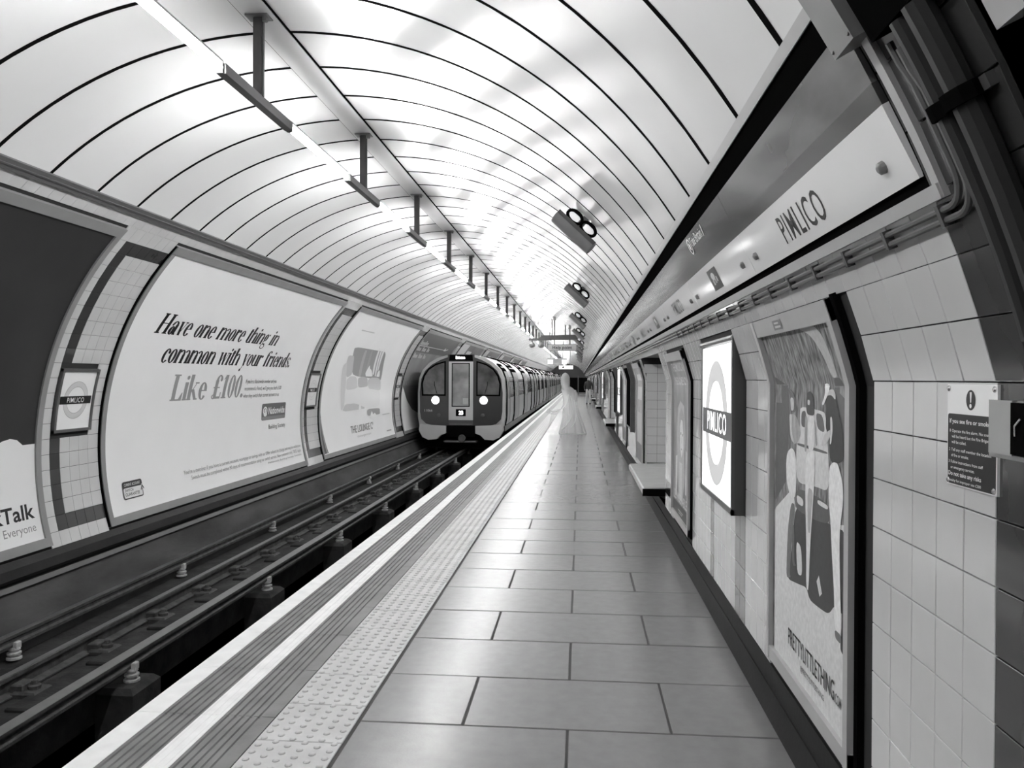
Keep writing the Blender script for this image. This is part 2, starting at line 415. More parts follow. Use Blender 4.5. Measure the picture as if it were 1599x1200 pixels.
# ribbed edge units with painted bands
def edge_unit(x0, x1, ln, smooth_right=0., ribs=True):
    rd = .0015 if abs(x0+1.803) < .01 else .007
    g = .002; prof = [(x0, -.12), (x1, -.12), (x1, 0)]
    x = x1-smooth_right
    if smooth_right: prof.append((x, 0))
    if ribs:
        n = max(2, int((x-x0)/.034)); p = (x-x0)/n
        for i in range(n):
            a = x-i*p
            prof += [(a-.006, 0), (a-.010, -rd), (a-.020, -rd), (a-.024, 0)]
    prof.append((x0, 0))
    return MB().prism(prof, g, ln-g)
bands = [('edge_line', -2.127, -2.0, 0, False, M_PAINT), ('ribbed_edge_slab', -2.0, -1.803, 0, True, M_EDGE), ('painted_line', -1.803, -1.692, 0, True, M_PAINT), ('ribbed_slab', -1.692, -1.44, .06, True, M_EDGE)]
for nm, xa, xb, sr, ribs, m in bands:
    me = edge_unit(xa, xb, ROWP, sr, ribs).mesh(nm, m)
    for k in range(k0, 22): link(nm, me, floor, (0, ROW0+k*ROWP, 0 if m is not M_PAINT else .0015))
    ya = ROW0+22*ROWP
    tag(edge_unit(xa, xb, 1, sr, ribs).mesh and link(nm+'_run', (lambda q: q.mesh(nm, m))(MB().add([(x, ya if y < .5 else Y_FAR, z) for x, y, z in edge_unit(xa, xb, 1, sr, ribs).v], edge_unit(xa, xb, 1, sr, ribs).f)), floor), kind='stuff')
b = MB(); b.prism([(-2.13, -.14), (-2.10, -.26), (-2.0, -.26), (-2.0, -.12), (-2.127, -.12)], Y_NEAR, Y_FAR); b.build('nosing', M_CONC, floor)
# gutter and skirting at the back of the platform
sk = MB(); sk.prism([(.925, -.02), (.93, .004), (.90, .006), (.905, .02), (.925, .06), (.935, .105), (.955, .108), (.96, -.02)], 1.48, Y_FAR); 
tag(sk.build('baseboard_right', M_PLINTH, None, True), 'dark coved skirting along the foot of the tiled platform wall', 'skirting', kind='structure')

# ---- trackbed
tb = thing('track_bed', (0, 0, -.75), 'sooty track bed and pit below the platform', 'track bed', kind='structure')
b = MB(); b.box(-4.95, -3.64, Y_NEAR, Y_FAR, -1.0, -.745); b.build('far_slab', M_BED, tb)
b = MB(); b.box(-3.64, -2.0, Y_NEAR, Y_FAR, -1.5, -1.3); b.build('pit_floor', M_PIT, tb)
b = MB(); b.box(-2.95, -2.5, Y_NEAR, Y_FAR, -1.3, -.745); b.build('near_slab', M_BED, tb)
sl = MB().box(-4.02, -3.68, .06, .86, -.76, -.715, ch=.012).mesh('timber_block', M_BED)
for i in range(26): link('timber_block', sl, tb, (0, 1.5+i*.92, .75))
sl2 = MB().box(-3.64, -3.34, -.2, .2, -1.35, -.745, ch=.04).mesh('pedestal', M_BED)
for i in range(14): link('pedestal', sl2, tb, (0, 5.89-2.68*2+i*2.68, .75))

# rails
def rail_profile(x, top, hd=.07, h=.15, ft=.14):
    a = hd/2
    return [(x-ft/2, top-h), (x+ft/2, top-h), (x+ft/2, top-h+.012), (x+.012, top-h+.03), (x+.012, top-.045), (x+a, top-.035), (x+a, top-.006), (x+a-.008, top), (x-a+.008, top), (x-a, top-.006), (x-a, top-.035), (x-.012, top-.045), (x-.012, top-h+.03), (x-ft/2, top-h+.012)]
def running_rail(x, label, side):
    t = thing('running_rail', (x, 10, -.75), label, 'rail', 'running rails of the near track')
    MB().prism(rail_profile(x, -.585, .07), Y_NEAR, Y_FAR).build('rail', M_RUST, t)
    MB().box(x-.028, x+.028, Y_NEAR, Y_FAR, -.588, -.5835).build('running_surface', M_STEEL, t)
    q = MB()
    q.box(x+side*.05-.0, x+side*.24, -.10, .10, -.748, -.70, ch=.015) if side > 0 else q.box(x-.24, x-.05, -.10, .10, -.748, -.70, ch=.015)
    q.lathe([(.045, -.70), (.045, -.675), (.03, -.665), (.022, -.64), (.006, -.635)], x+side*.17, 0, 10)
    q.box(x+(.03 if side > 0 else -.12), x+(.12 if side > 0 else -.03), -.07, .07, -.72, -.655, ch=.01)
    me = q.mesh('chair', M_RUST, (x, 0, -.75), True)
    for i in range(34): link('chair', me, t, (0, .99+.915*i-10, 0))
running_rail(-4.20, 'dull running rail beside the conductor rail, row of bolted chairs along its inner side', 1)
running_rail(-2.765, 'near running rail tucked under the platform edge', -1)
def conductor(x, top, y0, label, ysp, wd):
    t = thing('conductor_rail', (x, 10, -.75), label, 'rail')
    MB().prism([(x-wd/2, top-.10), (x+wd/2, top-.10), (x+wd/2, top-.078), (x+.02, top-.06), (x+.02, top-.035), (x+wd/2, top-.022), (x+wd/2, top), (x-wd/2, top), (x-wd/2, top-.022), (x-.02, top-.035), (x-.02, top-.06), (x-wd/2, top-.078)], Y_NEAR, Y_FAR).build('rail', M_RUST, t)
    MB().box(x-wd/2+.002, x+wd/2-.002, Y_NEAR, Y_FAR, top-.002, top+.002).build('running_surface', M_STEEL, t)
    q = MB(); z0 = top-.10
    xo = x+wd/2+.025
    q.lathe([(.03, z0-.11), (.06, z0-.10), (.06, z0-.085), (.038, z0-.08), (.038, z0-.066), (.055, z0-.06), (.055, z0-.045), (.034, z0-.04), (.034, z0-.027), (.048, z0-.02), (.045, z0-.002), (.02, z0)], xo-.03, 0, 14)
    q.box(xo-.02, xo+.012, -.03, .03, z0-.01, z0+.045, ch=.006)
    me = q.mesh('insulator', M_CER, (x, 0, -.75), True)
    yy = y0-2*ysp
    while yy < 60: link('insulator', me, t, (0, yy-10, 0)); yy += ysp
conductor(-3.51, -.545, 5.89, 'broad shiny centre conductor rail on ribbed white insulators', 2.68, .10)
conductor(-4.70, -.525, 6.2, 'conductor rail nearest the trackside wall, on white insulators', 2.78, .07)

# ---- trackside wall (left)
wl = thing('wall_left', (0, 0, 0), 'curved trackside wall, pale tiles between billboards above grimy concrete', 'wall', kind='structure')
MB().arc(131.5, 212, -.06, -.008, Y_NEAR, Y_FAR, 40).build('lining', M_GROUT, wl, True)
MB().arc(200.5, 212, -.008, .0, Y_NEAR, Y_FAR, 8).build('lower_concrete', M_CONC, wl, True)
lp = [WL(0, 196.9, -.02), WL(0, 196.9, .05), WL(0, 198.2, .085), WL(0, 199.8, .085), WL(0, 200.2, .06), WL(0, 200.2, -.02)]
MB().prism([(p[0], p[2]) for p in lp], Y_NEAR, Y_FAR).build('ledge', M_PLINTH, wl, True)
lp = [WL(0, 200.7, -.01), WL(0, 200.7, .03), WL(0, 201.6, .035), WL(0, 201.6, -.01)]
MB().prism([(p[0], p[2]) for p in lp], Y_NEAR, Y_FAR).build('cable_run', M_DGREY, wl, True)
TA = rad(1)*R
def arc_tile(da, wd, m, nm='tile', th=.009):
    g = .0017; hh = rad(da)*R/2-g; ww = wd/2-g; c = .0014
    v = [(x, sy*(ww-d), sz*(hh-d)) for x, d in ((0, 0), (th-c, 0), (th, c)) for sy, sz in ((-1, -1), (1, -1), (1, 1), (-1, 1))]
    f = [(8, 9, 10, 11)]+[(k+i, k+(i+1) % 4, k+4+(i+1) % 4, k+4+i) for k in (0, 4) for i in range(4)]
    return MB().add(v, f).mesh(nm, m)
def put_arc_tile(me, parent, y, a, n=-.008):
    x, z = circ(a, R-n)
    return link('tile', me, parent, (x, y, z), (random.gauss(0, .002), rad(180-a)+random.gauss(0, .003), random.gauss(0, .003)))
DA = 2.8
cols = [.02+.152*i for i in range(6)]
tl = {}
def left_tile_at(k, batch=None):
    y0 = GAP0+BAY*k
    widths = [(y0+.012, y0+.16), (y0+.16, y0+.312), (y0+.312, y0+.464), (y0+.464, y0+.616), (y0+.616, y0+.768), (y0+.768, y0+.945)]
    for r in range(21):
        a1 = 197-DA*r; a0 = a1-DA; am = (a0+a1)/2
        for ci, (ya, yb) in enumerate(widths):
            if 164 < am < 176.5 and ci in (1, 2, 3, 4): continue
            dark = (ci == 1 and r >= 1) or (r in (1, 20) and ci >= 1)
            if batch is None:
                key = (round(yb-ya, 3), dark)
                if key not in tl: tl[key] = arc_tile(DA, yb-ya, M_TILED if dark else M_TILE)
                put_arc_tile(tl[key], wl, (ya+yb)/2, am)
            else: batch[dark].arc(a0+.03, a1-.03, -.008, .001, ya+.0015, yb-.0015, 1)
left_tile_at(0)
bt = {False: MB(), True: MB()}
for k in (-1, 1, 2, 3, 4, 5, 6, 7): left_tile_at(k, bt)
for dk in bt: tag(bt[dk].build('dark_tile_run' if dk else 'tile_run', M_TILED if dk else M_TILE, wl), kind='stuff')
# frieze of tiles above the billboards
b = MB()
y = Y_NEAR
while y < 60:
    b.arc(132.85, 135.15, -.008, .001, y+.0015, y+.1505, 1); y += .152
for k in range(-2, 8):
    y0 = GAP0+BAY*k
    for i in range(6): b.arc(135.2, 138.15, -.008, .001, y0+.012+i*.156+.0015, y0+.012+(i+1)*.156-.0015, 1)
tag(b.build('frieze_tile_run', M_TILE, wl), kind='stuff')
MB().arc(132.85, 138.15, -.008, -.001, 60, Y_FAR, 2).build('far_frieze', M_TILE, wl)
MB().arc(138.2, 197, -.008, -.001, GAP0+BAY*8, Y_FAR, 20).build('far_lining', M_TILE, wl, True)
t1 = MB(); t1.arc(131.05, 132.85, -.03, .025, Y_NEAR, Y_FAR, 3); t1.arc(131.75, 132.0, .02, .034, Y_NEAR, Y_FAR, 1)
tag(t1.build('trim_1', M_FRAMED if False else mat('eave_trim', .10, .45, .5, var=.08), None), 'dark trim where the ceiling panels meet the trackside wall', 'trim', kind='structure')

# ---- ceiling: bowed enamel panels, one per ring and side
ceil = thing('ceiling', (CX, 0, CZ+R), 'vaulted ceiling of glossy white panels with dark joints', 'ceiling', kind='structure')
BASE[ceil.name] = (0, 0, 0); ceil.location = (0, 0, 0)
gk = MB().arc(32.5, 131.1, -.03, .0015, -.017, .017, 30).mesh('joint_gasket', M_GAP)
for k in range(int(math.floor((Y_NEAR-RING0)/PITCH))+1, 200): link('joint_gasket', gk, ceil, (0, RING0+k*PITCH, 0))
MB().arc(30, 133, -.07, -.03, Y_NEAR, Y_FAR, 40).build('ceiling_backing', M_GAP, ceil, True)
def panel(a0, a1, ln, seg=20):
    b = MB(); g = .016; vs = []; pr = [(g, -.028), (g, 0), (ln-g, 0), (ln-g, -.028)]
    for i in range(seg+1):
        a = a0+(a1-a0)*i/seg
        for y, n in pr: vs.append(WL(y, a, n))
    m = len(pr)
    b.add(vs, [(i*m+k, i*m+k+1, (i+1)*m+k+1, (i+1)*m+k) for i in range(seg) for k in range(m-1)])
    return b
pl = panel(92.0, 131.1, PITCH).mesh('ceiling_panel', M_CEIL, smooth=True); pr_ = panel(32.45, 88.0, PITCH, 28).mesh('ceiling_panel', M_CEIL, smooth=True)
kc0 = int(math.floor((Y_NEAR-RING0)/PITCH))+1; kc1 = 88
for k in range(kc0, kc1):
    link('ceiling_panel', pl, ceil, (0, RING0+k*PITCH, 0)); link('ceiling_panel', pr_, ceil, (0, RING0+k*PITCH, 0))
b = MB(); k = kc1
while RING0+k*PITCH < Y_FAR:
    for q in (panel(92, 131.1, PITCH, 12), panel(32.45, 88, PITCH, 16)): b.add([(x, y+RING0+k*PITCH, z) for x, y, z in q.v], q.f)
    k += 1
tag(b.build('ceiling_panel_run', M_CEIL, ceil, True), kind='stuff')
zc = CZ+R
b = MB()
y = -5.0
while y < Y_FAR:
    b.box(CX-.103, CX+.103, y+.003, y+2.497, zc-.022, zc+.02); y += 2.5
me_src = b
for i in range(14):
    y = -5+2.5*i
    MB().box(CX-.103, CX+.103, y+.003, y+2.497, zc-.022, zc+.02).build('crown_strip', M_CEIL, ceil)
MB().box(CX-.103, CX+.103, 30.003, Y_FAR, zc-.022, zc+.02).build('crown_strip', M_CEIL, ceil)
b = MB()
for sx in (-1, 1): b.box(CX+sx*.107-.003, CX+sx*.107+.003, Y_NEAR, Y_FAR, zc-.018, zc+.02)
b.build('crown_joint', M_GAP, ceil)

# ---- platform-side wall (right)
wr = thing('wall_right', (XW, 0, 0), 'platform wall of glazed grey tiles with a darker band at its near end', 'wall', kind='structure')
BASE[wr.name] = (0, 0, 0); wr.location = (0, 0, 0)
YE = 1.48
NICHE = [(8.88, 11.45, .40, 1.93)]
niches = [(a+MOD*i, c+MOD*i, z0, z1) for i in range(8) for (a, c, z0, z1) in NICHE]
def wall_backing():
    b = MB(); ys = [YE]
    for a, c, _, _ in niches: ys += [a, c]
    ys.append(Y_FAR)
    for i in range(len(ys)-1):
        if i % 2 == 0: b.wbox(ys[i], ys[i+1], 0, 1.6, -.5, -.008, 1); b.wbox(ys[i], ys[i+1], 1.6, 2.62, -.5, -.008, 16)
        else:
            b.wbox(ys[i], ys[i+1], 1.93, 2.62, -.5, -.006, 6); b.wbox(ys[i], ys[i+1], 0, .34, -.5, -.35, 1)
            b.wbox(ys[i], ys[i+1], 0, 1.95, -.7, -.42, 6)
    return b
wall_backing().build('backing', M_GROUT, wr, True)
ZR = [1.617-.1555*i for i in range(10)]            # flat courses
AR = [13.98, 16.8, 19.55, 22.3, 25.1, 27.9, 30.7]
CW = .1515
EXC = [(2.70, 3.97, .27, 1.93), (4.6, 5.86, .83, 1.93), (6.74, 8.12, .27, 1.93), (11.7, 13.35, .27, 1.93), (13.8, 15.85, .7, 1.93), (15.95, 17.2, .27, 1.93), (17.5, 18.75, .83, 1.93), (19.4, 21.5, .7, 1.93)]
for i in range(1, 8): EXC += [(12.9*i+a, 12.9*i+c, .27, 1.93) for a, c in ((6.74, 8.12), (11.7, 13.35))] + ([(12.9*i+4.6, 12.9*i+5.86, .83, 1.93)] if i > 1 else [])
EXC += [(a-.01, c+.01, 0, 1.93) for a, c, _, _ in niches]
def covered(y, z): return any(a < y < c and z0 < z < z1 for a, c, z0, z1 in EXC)
def flat_tile(wd, hgt, m):
    g = .0017; c = .0014; th = .009
    v = [(-(x), sy*(wd/2-g-d), sz*(hgt/2-g-d)) for x, d in ((0, 0), (th-c, 0), (th, c)) for sy, sz in ((-1, -1), (1, -1), (1, 1), (-1, 1))]
    f = [(8, 9, 10, 11)]+[(k+i, k+(i+1) % 4, k+4+(i+1) % 4, k+4+i) for k in (0, 4) for i in range(4)]
    return MB().add(v, f).mesh('tile', m)
tcache = {}
def right_tiles():
    n = 0; far = {False: MB(), True: MB()}
    cols = [(1.888-CW*(i+1), 1.888-CW*i) for i in range(3)][::-1]; cols[0] = (YE+.004, cols[0][1])
    y = 1.888
    while y < 46: cols.append((y, y+CW)); y += CW
    for ya, yb in cols:
        ym = (ya+yb)/2
        dk = ym < 1.888
        for r in range(9+(6 if dk else 3)):
            if r < 9: z1, z0 = ZR[r], ZR[r+1]; zm = (z0+z1)/2; a = 0
            else: a0, a1 = AR[r-9], AR[r-8]; a = (a0+a1)/2; zm = zang(a)
            if covered(ym, zm): continue
            dark = dk or (4.6 < ym < 4.97 and zm < .84) or (5.62 < ym < 5.86 and zm < .84) or (r == 7 and 8.1 < ym < 8.9)
            if n < 300 and ym < 6.75:
                key = (round(yb-ya, 3), dark, r < 9)
                hg = .1555 if r < 9 else rad(2.78)*R
                if key not in tcache: tcache[key] = flat_tile(yb-ya, hg, M_TILED if dark else M_TILE)
                if r < 9: loc, ry = (XW+.006, ym, zm), 0
                else: x, z = circ(a, R+.006); loc, ry = (x, ym, z), -rad(a)
                link('tile', tcache[key], wr, loc, (random.gauss(0, .0025), ry+random.gauss(0, .004), random.gauss(0, .004))); n += 1
            else:
                zz0, zz1 = (z0, z1) if r < 9 else (zang(a0), zang(a1))
                far[dark].wbox(ya+.0015, yb-.0015, zz0+.0015, zz1-.0015, -.006, .003, 1)
    for dk in far: tag(far[dk].build('dark_tile_run' if dk else 'tile_run', M_TILED if dk else M_TILE, wr), kind='stuff')
    print('right tiles', n)
right_tiles()
b = MB()
b.wbox(46, Y_FAR, .22, 2.05, -.006, .002, 10); b.build('far_tiling', M_TILE, wr)
b = MB(); b.wbox(YE, Y_FAR, .105, .2185, -.006, .004, 1)
for a, c, _, _ in []: pass
b.build('plinth', M_PLINTH, wr)
# niche linings: tiled back and cheeks
b = MB(); bd = MB()
for a, c, z0, z1 in niches[:4]:
    for r in range(12):
        za = z0+.03+r*.1275; zb = za+.1275
        x = XW+.40
        if zb > 1.95: continue
        n = int((c-a)/.152); p = (c-a)/n
        for i in range(n): b.box(x-.01, x+.004, a+i*p+.0015, a+(i+1)*p-.0015, za+.0015, zb-.0015)
        for yy, s in ((a, 1), (c, -1)):
            for i in range(3):
                xa = WR(0, min((za+zb)/2, 1.9))[0]+.004 if i == 0 else XW+.02+i*.13
                b.box(xa+.0015, XW+.02+(i+1)*.13-.0015, yy-.006 if s > 0 else yy-.009, yy+.009 if s > 0 else yy+.006, za+.0015, zb-.0015)
    bd.box(XW-.05, XW+.42, a, c, 1.925, 1.935)
tag(b.build('niche_tile_run', M_TILE, wr), kind='stuff')
bd.build('niche_soffit', M_DGREY, wr)

# cornice: grey trim, black shadow gap, and the frame under the name frieze
t2 = MB(); t2.arc(31.85, 32.5, -.02, .006, 1.55, Y_FAR, 1)
for k in range(0, 1): pass
tag(t2.build('trim_2', M_LGREY, None), 'light grey strip along the lower edge of the right-hand ceiling panels', 'trim', kind='structure')
t3 = MB(); t3.arc(30.2, 31.87, -.03, -.001, 1.55, Y_FAR, 1); t3.arc(22.3, 23.3, -.03, .002, 1.85, Y_FAR, 1); t3.arc(22, 31.8, -.03, .001, 1.84, 1.90, 6)
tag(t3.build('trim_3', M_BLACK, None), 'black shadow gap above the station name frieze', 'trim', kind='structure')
t4 = MB(); t4.arc(21.95, 22.6, -.01, .022, 1.82, Y_FAR, 1); t4.arc(21.95, 30.2, -.01, .016, 1.815, 1.848, 6)
tag(t4.build('trim_4', M_FRAME, None), 'grey metal frame under and at the near end of the name frieze', 'trim', kind='structure')

# ---- ends
b = MB(); seg = 48
def disc_wall(y0, y1):
    prof = [circ(360*i/seg, R+.06) for i in range(seg)]; return MB().prism(prof, y0, y1)
tag(disc_wall(Y_FAR, Y_FAR+.3).build('wall_end', mat('end_wall', .05, .8), None), 'dark end wall far down the tunnel', 'wall', kind='structure')
tag(disc_wall(Y_NEAR-.3, Y_NEAR).build('wall_back', M_TILE, None), 'unseen tiled wall added behind the viewer to keep out the dark', 'wall', kind='structure')  # added out of view, closes the tunnel so no darkness leaks in
# cross-passage opening at the near right
ps = thing('wall_passage', (XW, 0, 0), 'dark side passage opening off the platform at the near right', 'wall', kind='structure')
BASE[ps.name] = (0, 0, 0); ps.location = (0, 0, 0)
pw = MB(); pw.box(.55, 4.0, YE-.02, YE, 0, 2.62)
px = [(WR(0, z)[0]-.004, z) for z in [0, .8, 1.6, 1.8, 2.0, 2.2, 2.4, 2.6]]
pw = MB(); pw.add([(x, YE, z) for x, z in px]+[(4.0, YE, z) for x, z in px]+[(x, YE+.1, z) for x, z in px]+[(4.0, YE+.1, z) for x, z in px],
    [(i, i+1, i+9, i+8) for i in range(7)]+[(16+i, 17+i, 25+i, 24+i) for i in range(7)])
pw.build('return_wall', M_TILED, ps)
MB().box(3.9, 4.0, -1.6, YE+.1, 0, 2.7).build('passage_end', M_TILED, ps)
MB().box(.62, 4.0, -1.6, YE, 2.58, 2.68).build('passage_ceiling', M_LGREY, ps)
MB().box(.9, 4.0, -1.6, YE, -.08, -.005).build('passage_floor', M_SLAB, ps)
MB().wbox(Y_NEAR, -1.6, 0, 2.62, -.3, 0, 10).build('rear_wall', M_TILE, ps)
MB().box(.9, 4.0, -1.7, -1.6, 0, 2.62).build('passage_side', M_TILED, ps)
MB().arc(25.9, 31.5, -.04, .02, 1.12, 1.42, 4).build('passage_box', M_LGREY, ps)  # plain light grey box added at the passage corner

# =================================================================== LIGHTS along the crown
def light_unit(y, label, group, rich=True):
    t = thing('fluorescent_light', (CX, y, zc), label, 'light', group)
    zt = 3.41
    if rich:
        MB().box(CX-.026, CX+.026, y-.02, y+.02, zt+.03, zc-.03).box(CX-.034, CX+.034, y-.012, y+.012, zt+.03, zc-.03).build('hanger', M_DGREY, t)
        q = MB(); q.box(CX-.075, CX+.075, y-.05, y+.05, zc-.034, zc-.022, ch=.004); q.lathe([(.02, 0), (.02, .03), (.012, .036)], CX+.05, y-.02, 8, cz=zc-.066)
        q.build('ceiling_plate', M_MGREY, t)
    else: MB().box(CX-.026, CX+.026, y-.02, y+.02, zt+.03, zc-.03).build('hanger', M_DGREY, t)
    q = MB(); q.box(CX-.028, CX+.028, y-.54, y+.54, zt-.026, zt+.034)
    if rich:
        for s in (-1, 1): q.box(CX-.018, CX+.018, y+s*.548-.014, y+s*.548+.014, zt-.03, zt+.03)
    q.build('trunking', M_DGREY, t)
    MB().prism([(CX-.018, zt+.032), (CX-.014, zt+.05), (CX+.014, zt+.05), (CX+.018, zt+.032)], y+.545, y+1.955).build('uplight_shield', M_LGREY, t)  # added strip above the tube, blocks its direct light towards the crown
    MB().tube([(CX, y+.565, zt), (CX, y+1.935, zt)], .021, 10).build('tube', M_TUBE, t, True)
NLT = int((Y_FAR-0)/2.5)
for i in range(-3, NLT):
    y = 5.0+2.5*i
    if y > Y_FAR-2: break
    if i < 0: lab = 'fluorescent tube light above and behind the viewer'; g = 'lights behind the viewer'
    elif i < 12: lab = '%s hanging fluorescent tube light along the crown, counted from the viewer' % ORD[i]; g = 'fluorescent lights along the crown'
    else: lab = 'tiny far-off fluorescent tube light in the receding row'; g = 'far fluorescent lights'
    light_unit(y, lab, g, i < 14)

# =================================================================== loudspeakers on the right of the vault
def speaker(y, label, group):
    am = 46.8; t = thing('loudspeaker', WL(y, am, 0), label, 'loudspeaker', group)
    ux, uz = -math.sin(rad(am)), math.cos(rad(am))       # tangent, towards the crown
    nx, nz = -math.cos(rad(am)), -math.sin(rad(am))      # into the room
    c0 = WL(y, am, 0)
    def P(a, d, dy=0): return (c0[0]+ux*a+nx*d, c0[1]+dy, c0[2]+uz*a+nz*d)
    sec = []
    n = 10
    prof = [(.085*math.cos(PI*i/n), .085*math.sin(PI*i/n)) for i in range(n+1)]
    vs = []
    for a in (-.235, -.225, .225, .235):
        k = .92 if abs(a) > .23 else 1
        for (p, q) in prof: vs.append(P(a, .15+q*k*1.1, p*k))
    m = n+1
    f = [(i*m+j, i*m+(j+1) % m, (i+1)*m+(j+1) % m, (i+1)*m+j) for i in range(3) for j in range(m)]+[tuple(range(m-1, -1, -1)), tuple(range(3*m, 4*m))]
    MB().add(vs, f).build('speaker_body', mat('speaker_grey', .16, .5, .4, var=.1), t, True)
    MB().add([P(a, d, dy) for a in (-.23, .23) for d, dy in ((.115, -.09), (.115, .09), (.152, .09), (.152, -.09))], [(0, 1, 2, 3), (7, 6, 5, 4), (0, 4, 5, 1), (1, 5, 6, 2), (2, 6, 7, 3), (3, 7, 4, 0)]).build('back_plate', M_DGREY, t)
    q = MB()
    for ca in (.085, -.085):
        pts = [P(ca+.082*math.cos(2*PI*i/20), .066+.05*math.sin(2*PI*i/20), -.03) for i in range(21)]
        q.tube(pts, .016, 8)
    q.build('cable_loop', M_BLACK, t, True)
    q = MB(); q.add([P(a, d, dy) for a in (-.03, .03) for d, dy in ((.0, -.035), (.0, .035), (.12, .035), (.12, -.035))], [(0, 1, 2, 3), (7, 6, 5, 4), (0, 4, 5, 1), (1, 5, 6, 2), (2, 6, 7, 3), (3, 7, 4, 0)])
    q.build('bracket', M_DGREY, t)
ys = [7.55, 13.3, 19.2, 25.1, 31, 37, 43, 49, 55, 61]
for i, y in enumerate(ys):
    speaker(y, '%s grey loudspeaker with looped cable on the right of the vault, counted from the viewer' % ORD[i] if i < 5 else 'tiny far loudspeaker in the row on the right of the vault', 'loudspeakers on the vault' if i < 5 else 'far loudspeakers')

# =================================================================== TRACKSIDE BILLBOARDS
A_T, A_B = 137.7, 194.75                       # printed sheet
def deg_up(a_base, v): return a_base-math.degrees(v/R)
def wall_fn(y0, a_base, n0):                   # x along +y, y up the curve
    return lambda x, v, n: WL(y0+x, deg_up(a_base, v), n0+n)
CUTS = [i*.05 for i in range(-2, 66)]
SHEET_H = rad(A_B-A_T)*R
def billboard(k, label, gsheet=None, m=None):
    y0 = GAP0+GAPW+BAY*k; y1 = GAP0+BAY*(k+1)
    t = thing('billboard', WL((y0+y1)/2, 196.3, 0), label, 'billboard', 'trackside billboards')
    fr = MB()
    fr.arc(135.85, 137.7, -.02, .03, y0, y1, 2); fr.arc(194.75, 196.4, -.02, .03, y0, y1, 2)
    fr.build('frame_rail', M_FRAMED, t, True)
    for ya, yb in ((y0, y0+.075), (y1-.075, y1)):
        MB().arc(137.7, 194.75, -.02, .03, ya, yb, 30).build('frame_stile', M_FRAMED, t, True)
    MB().arc(137.0, 195.5, -.01, .012, y0+.06, y1-.06, 40).build('sheet', m or M_PAPER, t, True)
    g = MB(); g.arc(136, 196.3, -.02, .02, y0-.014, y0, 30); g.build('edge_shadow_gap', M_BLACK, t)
    return t, y0, y1
def onto(t, F, y0, name='print', m=None):
    return F.lay_on(wall_fn(y0, A_B, .0135), CUTS).build(name, m or M_INKF, t)
def av(a): return rad(A_B-a)*R                 # angle -> height above the sheet foot
# bay -1: dark sheet with a white swell at its foot
t, y0, y1 = billboard(-1, 'dark billboard with a white swell and black lettering at the near left edge', m=mat('black_sheet', .028, .55, .3, var=.2, scale=1.2))
F = Flat()
ye = y1-.075
pts = [(4.2, 0)]
for yy, a in ((4.2, 186.5), (4.9, 184), (5.3, 182), (5.48, 179.6), (5.62, 177.9), (5.75, 176.9), (5.85, 176.6), (5.94, 176.9), (6.02, 177.9)): pts.append((yy, av(a)))
pts = [(4.0, 0)]+pts[1:]+[(ye-y0, av(177.9)), (ye-y0, 0)]
F.poly(pts, .86)
xs = 7.10-y0
F.shape(text('TalkTalk', .84, .140, .02), xs-.84, av(190.7), .02)
F.shape(text('For Everyone', .62, .075), xs-.635, av(193.0), .25)
onto(t, F, y0)
# bay 0: savings poster
t, y0, y1 = billboard(0, 'pale billboard with large bold serif slogan and sum of money', m=M_PAPER)
F = Flat()
F.shape(serif('Have one more thing in', 12.53-8.81-.05, .262), 8.83-y0-.02, av(155.85), .012)
F.shape(serif('common with your friends.', 13.47-9.16-.05, .262), 9.16-y0, av(162.5), .012)
F.shape(serif('Like \u00a3100.', 11.80-9.58-.04, .345, 0.05), 9.60-y0, av(171.6), .30)
for a, x1, s in ((167.6, 13.03, "If you're a Nationwide member and you"), (169.7, 13.3, "recommend a friend, we'll give you both \u00a3100"), (171.8, 13.25, "when they switch their current account to us.")):
    F.shape(text(s, x1-11.80, .062), 11.80-y0, av(a), .12)
xa, xb = 12.58-y0, 13.62-y0
def rrect(x0, x1, z0, z1, r, n=4):
    p = []
    for cx, cz, q0 in ((x1-r, z0+r, -90), (x1-r, z1-r, 0), (x0+r, z1-r, 90), (x0+r, z0+r, 180)):
        for i in range(n+1): q = rad(q0+90*i/n); p.append((cx+r*math.cos(q), cz+r*math.sin(q)))
    return p
F.poly(rrect(xa, xb, av(179.1), av(174.0), .03), .12)
F.rect(xa+.01, xb-.01, av(179.0), av(178.0), .22)
F.shape(text('Nationwide', .72, .115, .02), xa+.28, av(177.3), .8)
F.ring(xa+.14, av(176.2), .09, .07, .03, .03, .8, 18, -60, 240); F.disc(xa+.15, av(177.3), .07, .035, .8); F.disc(xa+.14, av(176.2), .035, .03, .8)
F.shape(text('Building Society', .74, .07), 12.88-y0, av(181.9), .10)
F.shape(text("You're a member if you have a current account, mortgage or savings with us. Offer subject to change and may be withdrawn.", 4.36, .052), 9.95-y0, av(189.6), .28)
F.shape(text("Switch must be completed within 90 days of recommendation using our switch service. New customers only. T&Cs apply.", 4.15, .052), 10.13-y0, av(191.2), .28)
F.shape(text("Nationwide Building Society, Swindon", 1.55, .03), 12.70-y0, av(192.4), .28)
xa, xb, za, zb = 8.555-y0, 8.955-y0, av(191.9), av(188.15)
F.poly(rrect(xa, xb, za, zb, .03), .05); F.poly(rrect(xa+.013, xb-.013, za+.013, zb-.075, .02), .80)
F.rect(xb-.02, xb+.01, zb-.11, zb-.062, .80); F.poly([(xb-.045, zb-.125), (xb-.006, zb-.065), (xb+.03, zb-.115), (xb+.022, zb-.128), (xb-.004, zb-.095), (xb-.038, zb-.138)], .05)
F.shape(text('CURRENT ACCOUNT', .32, .03, .01), xa+.035, zb-.053, .8)
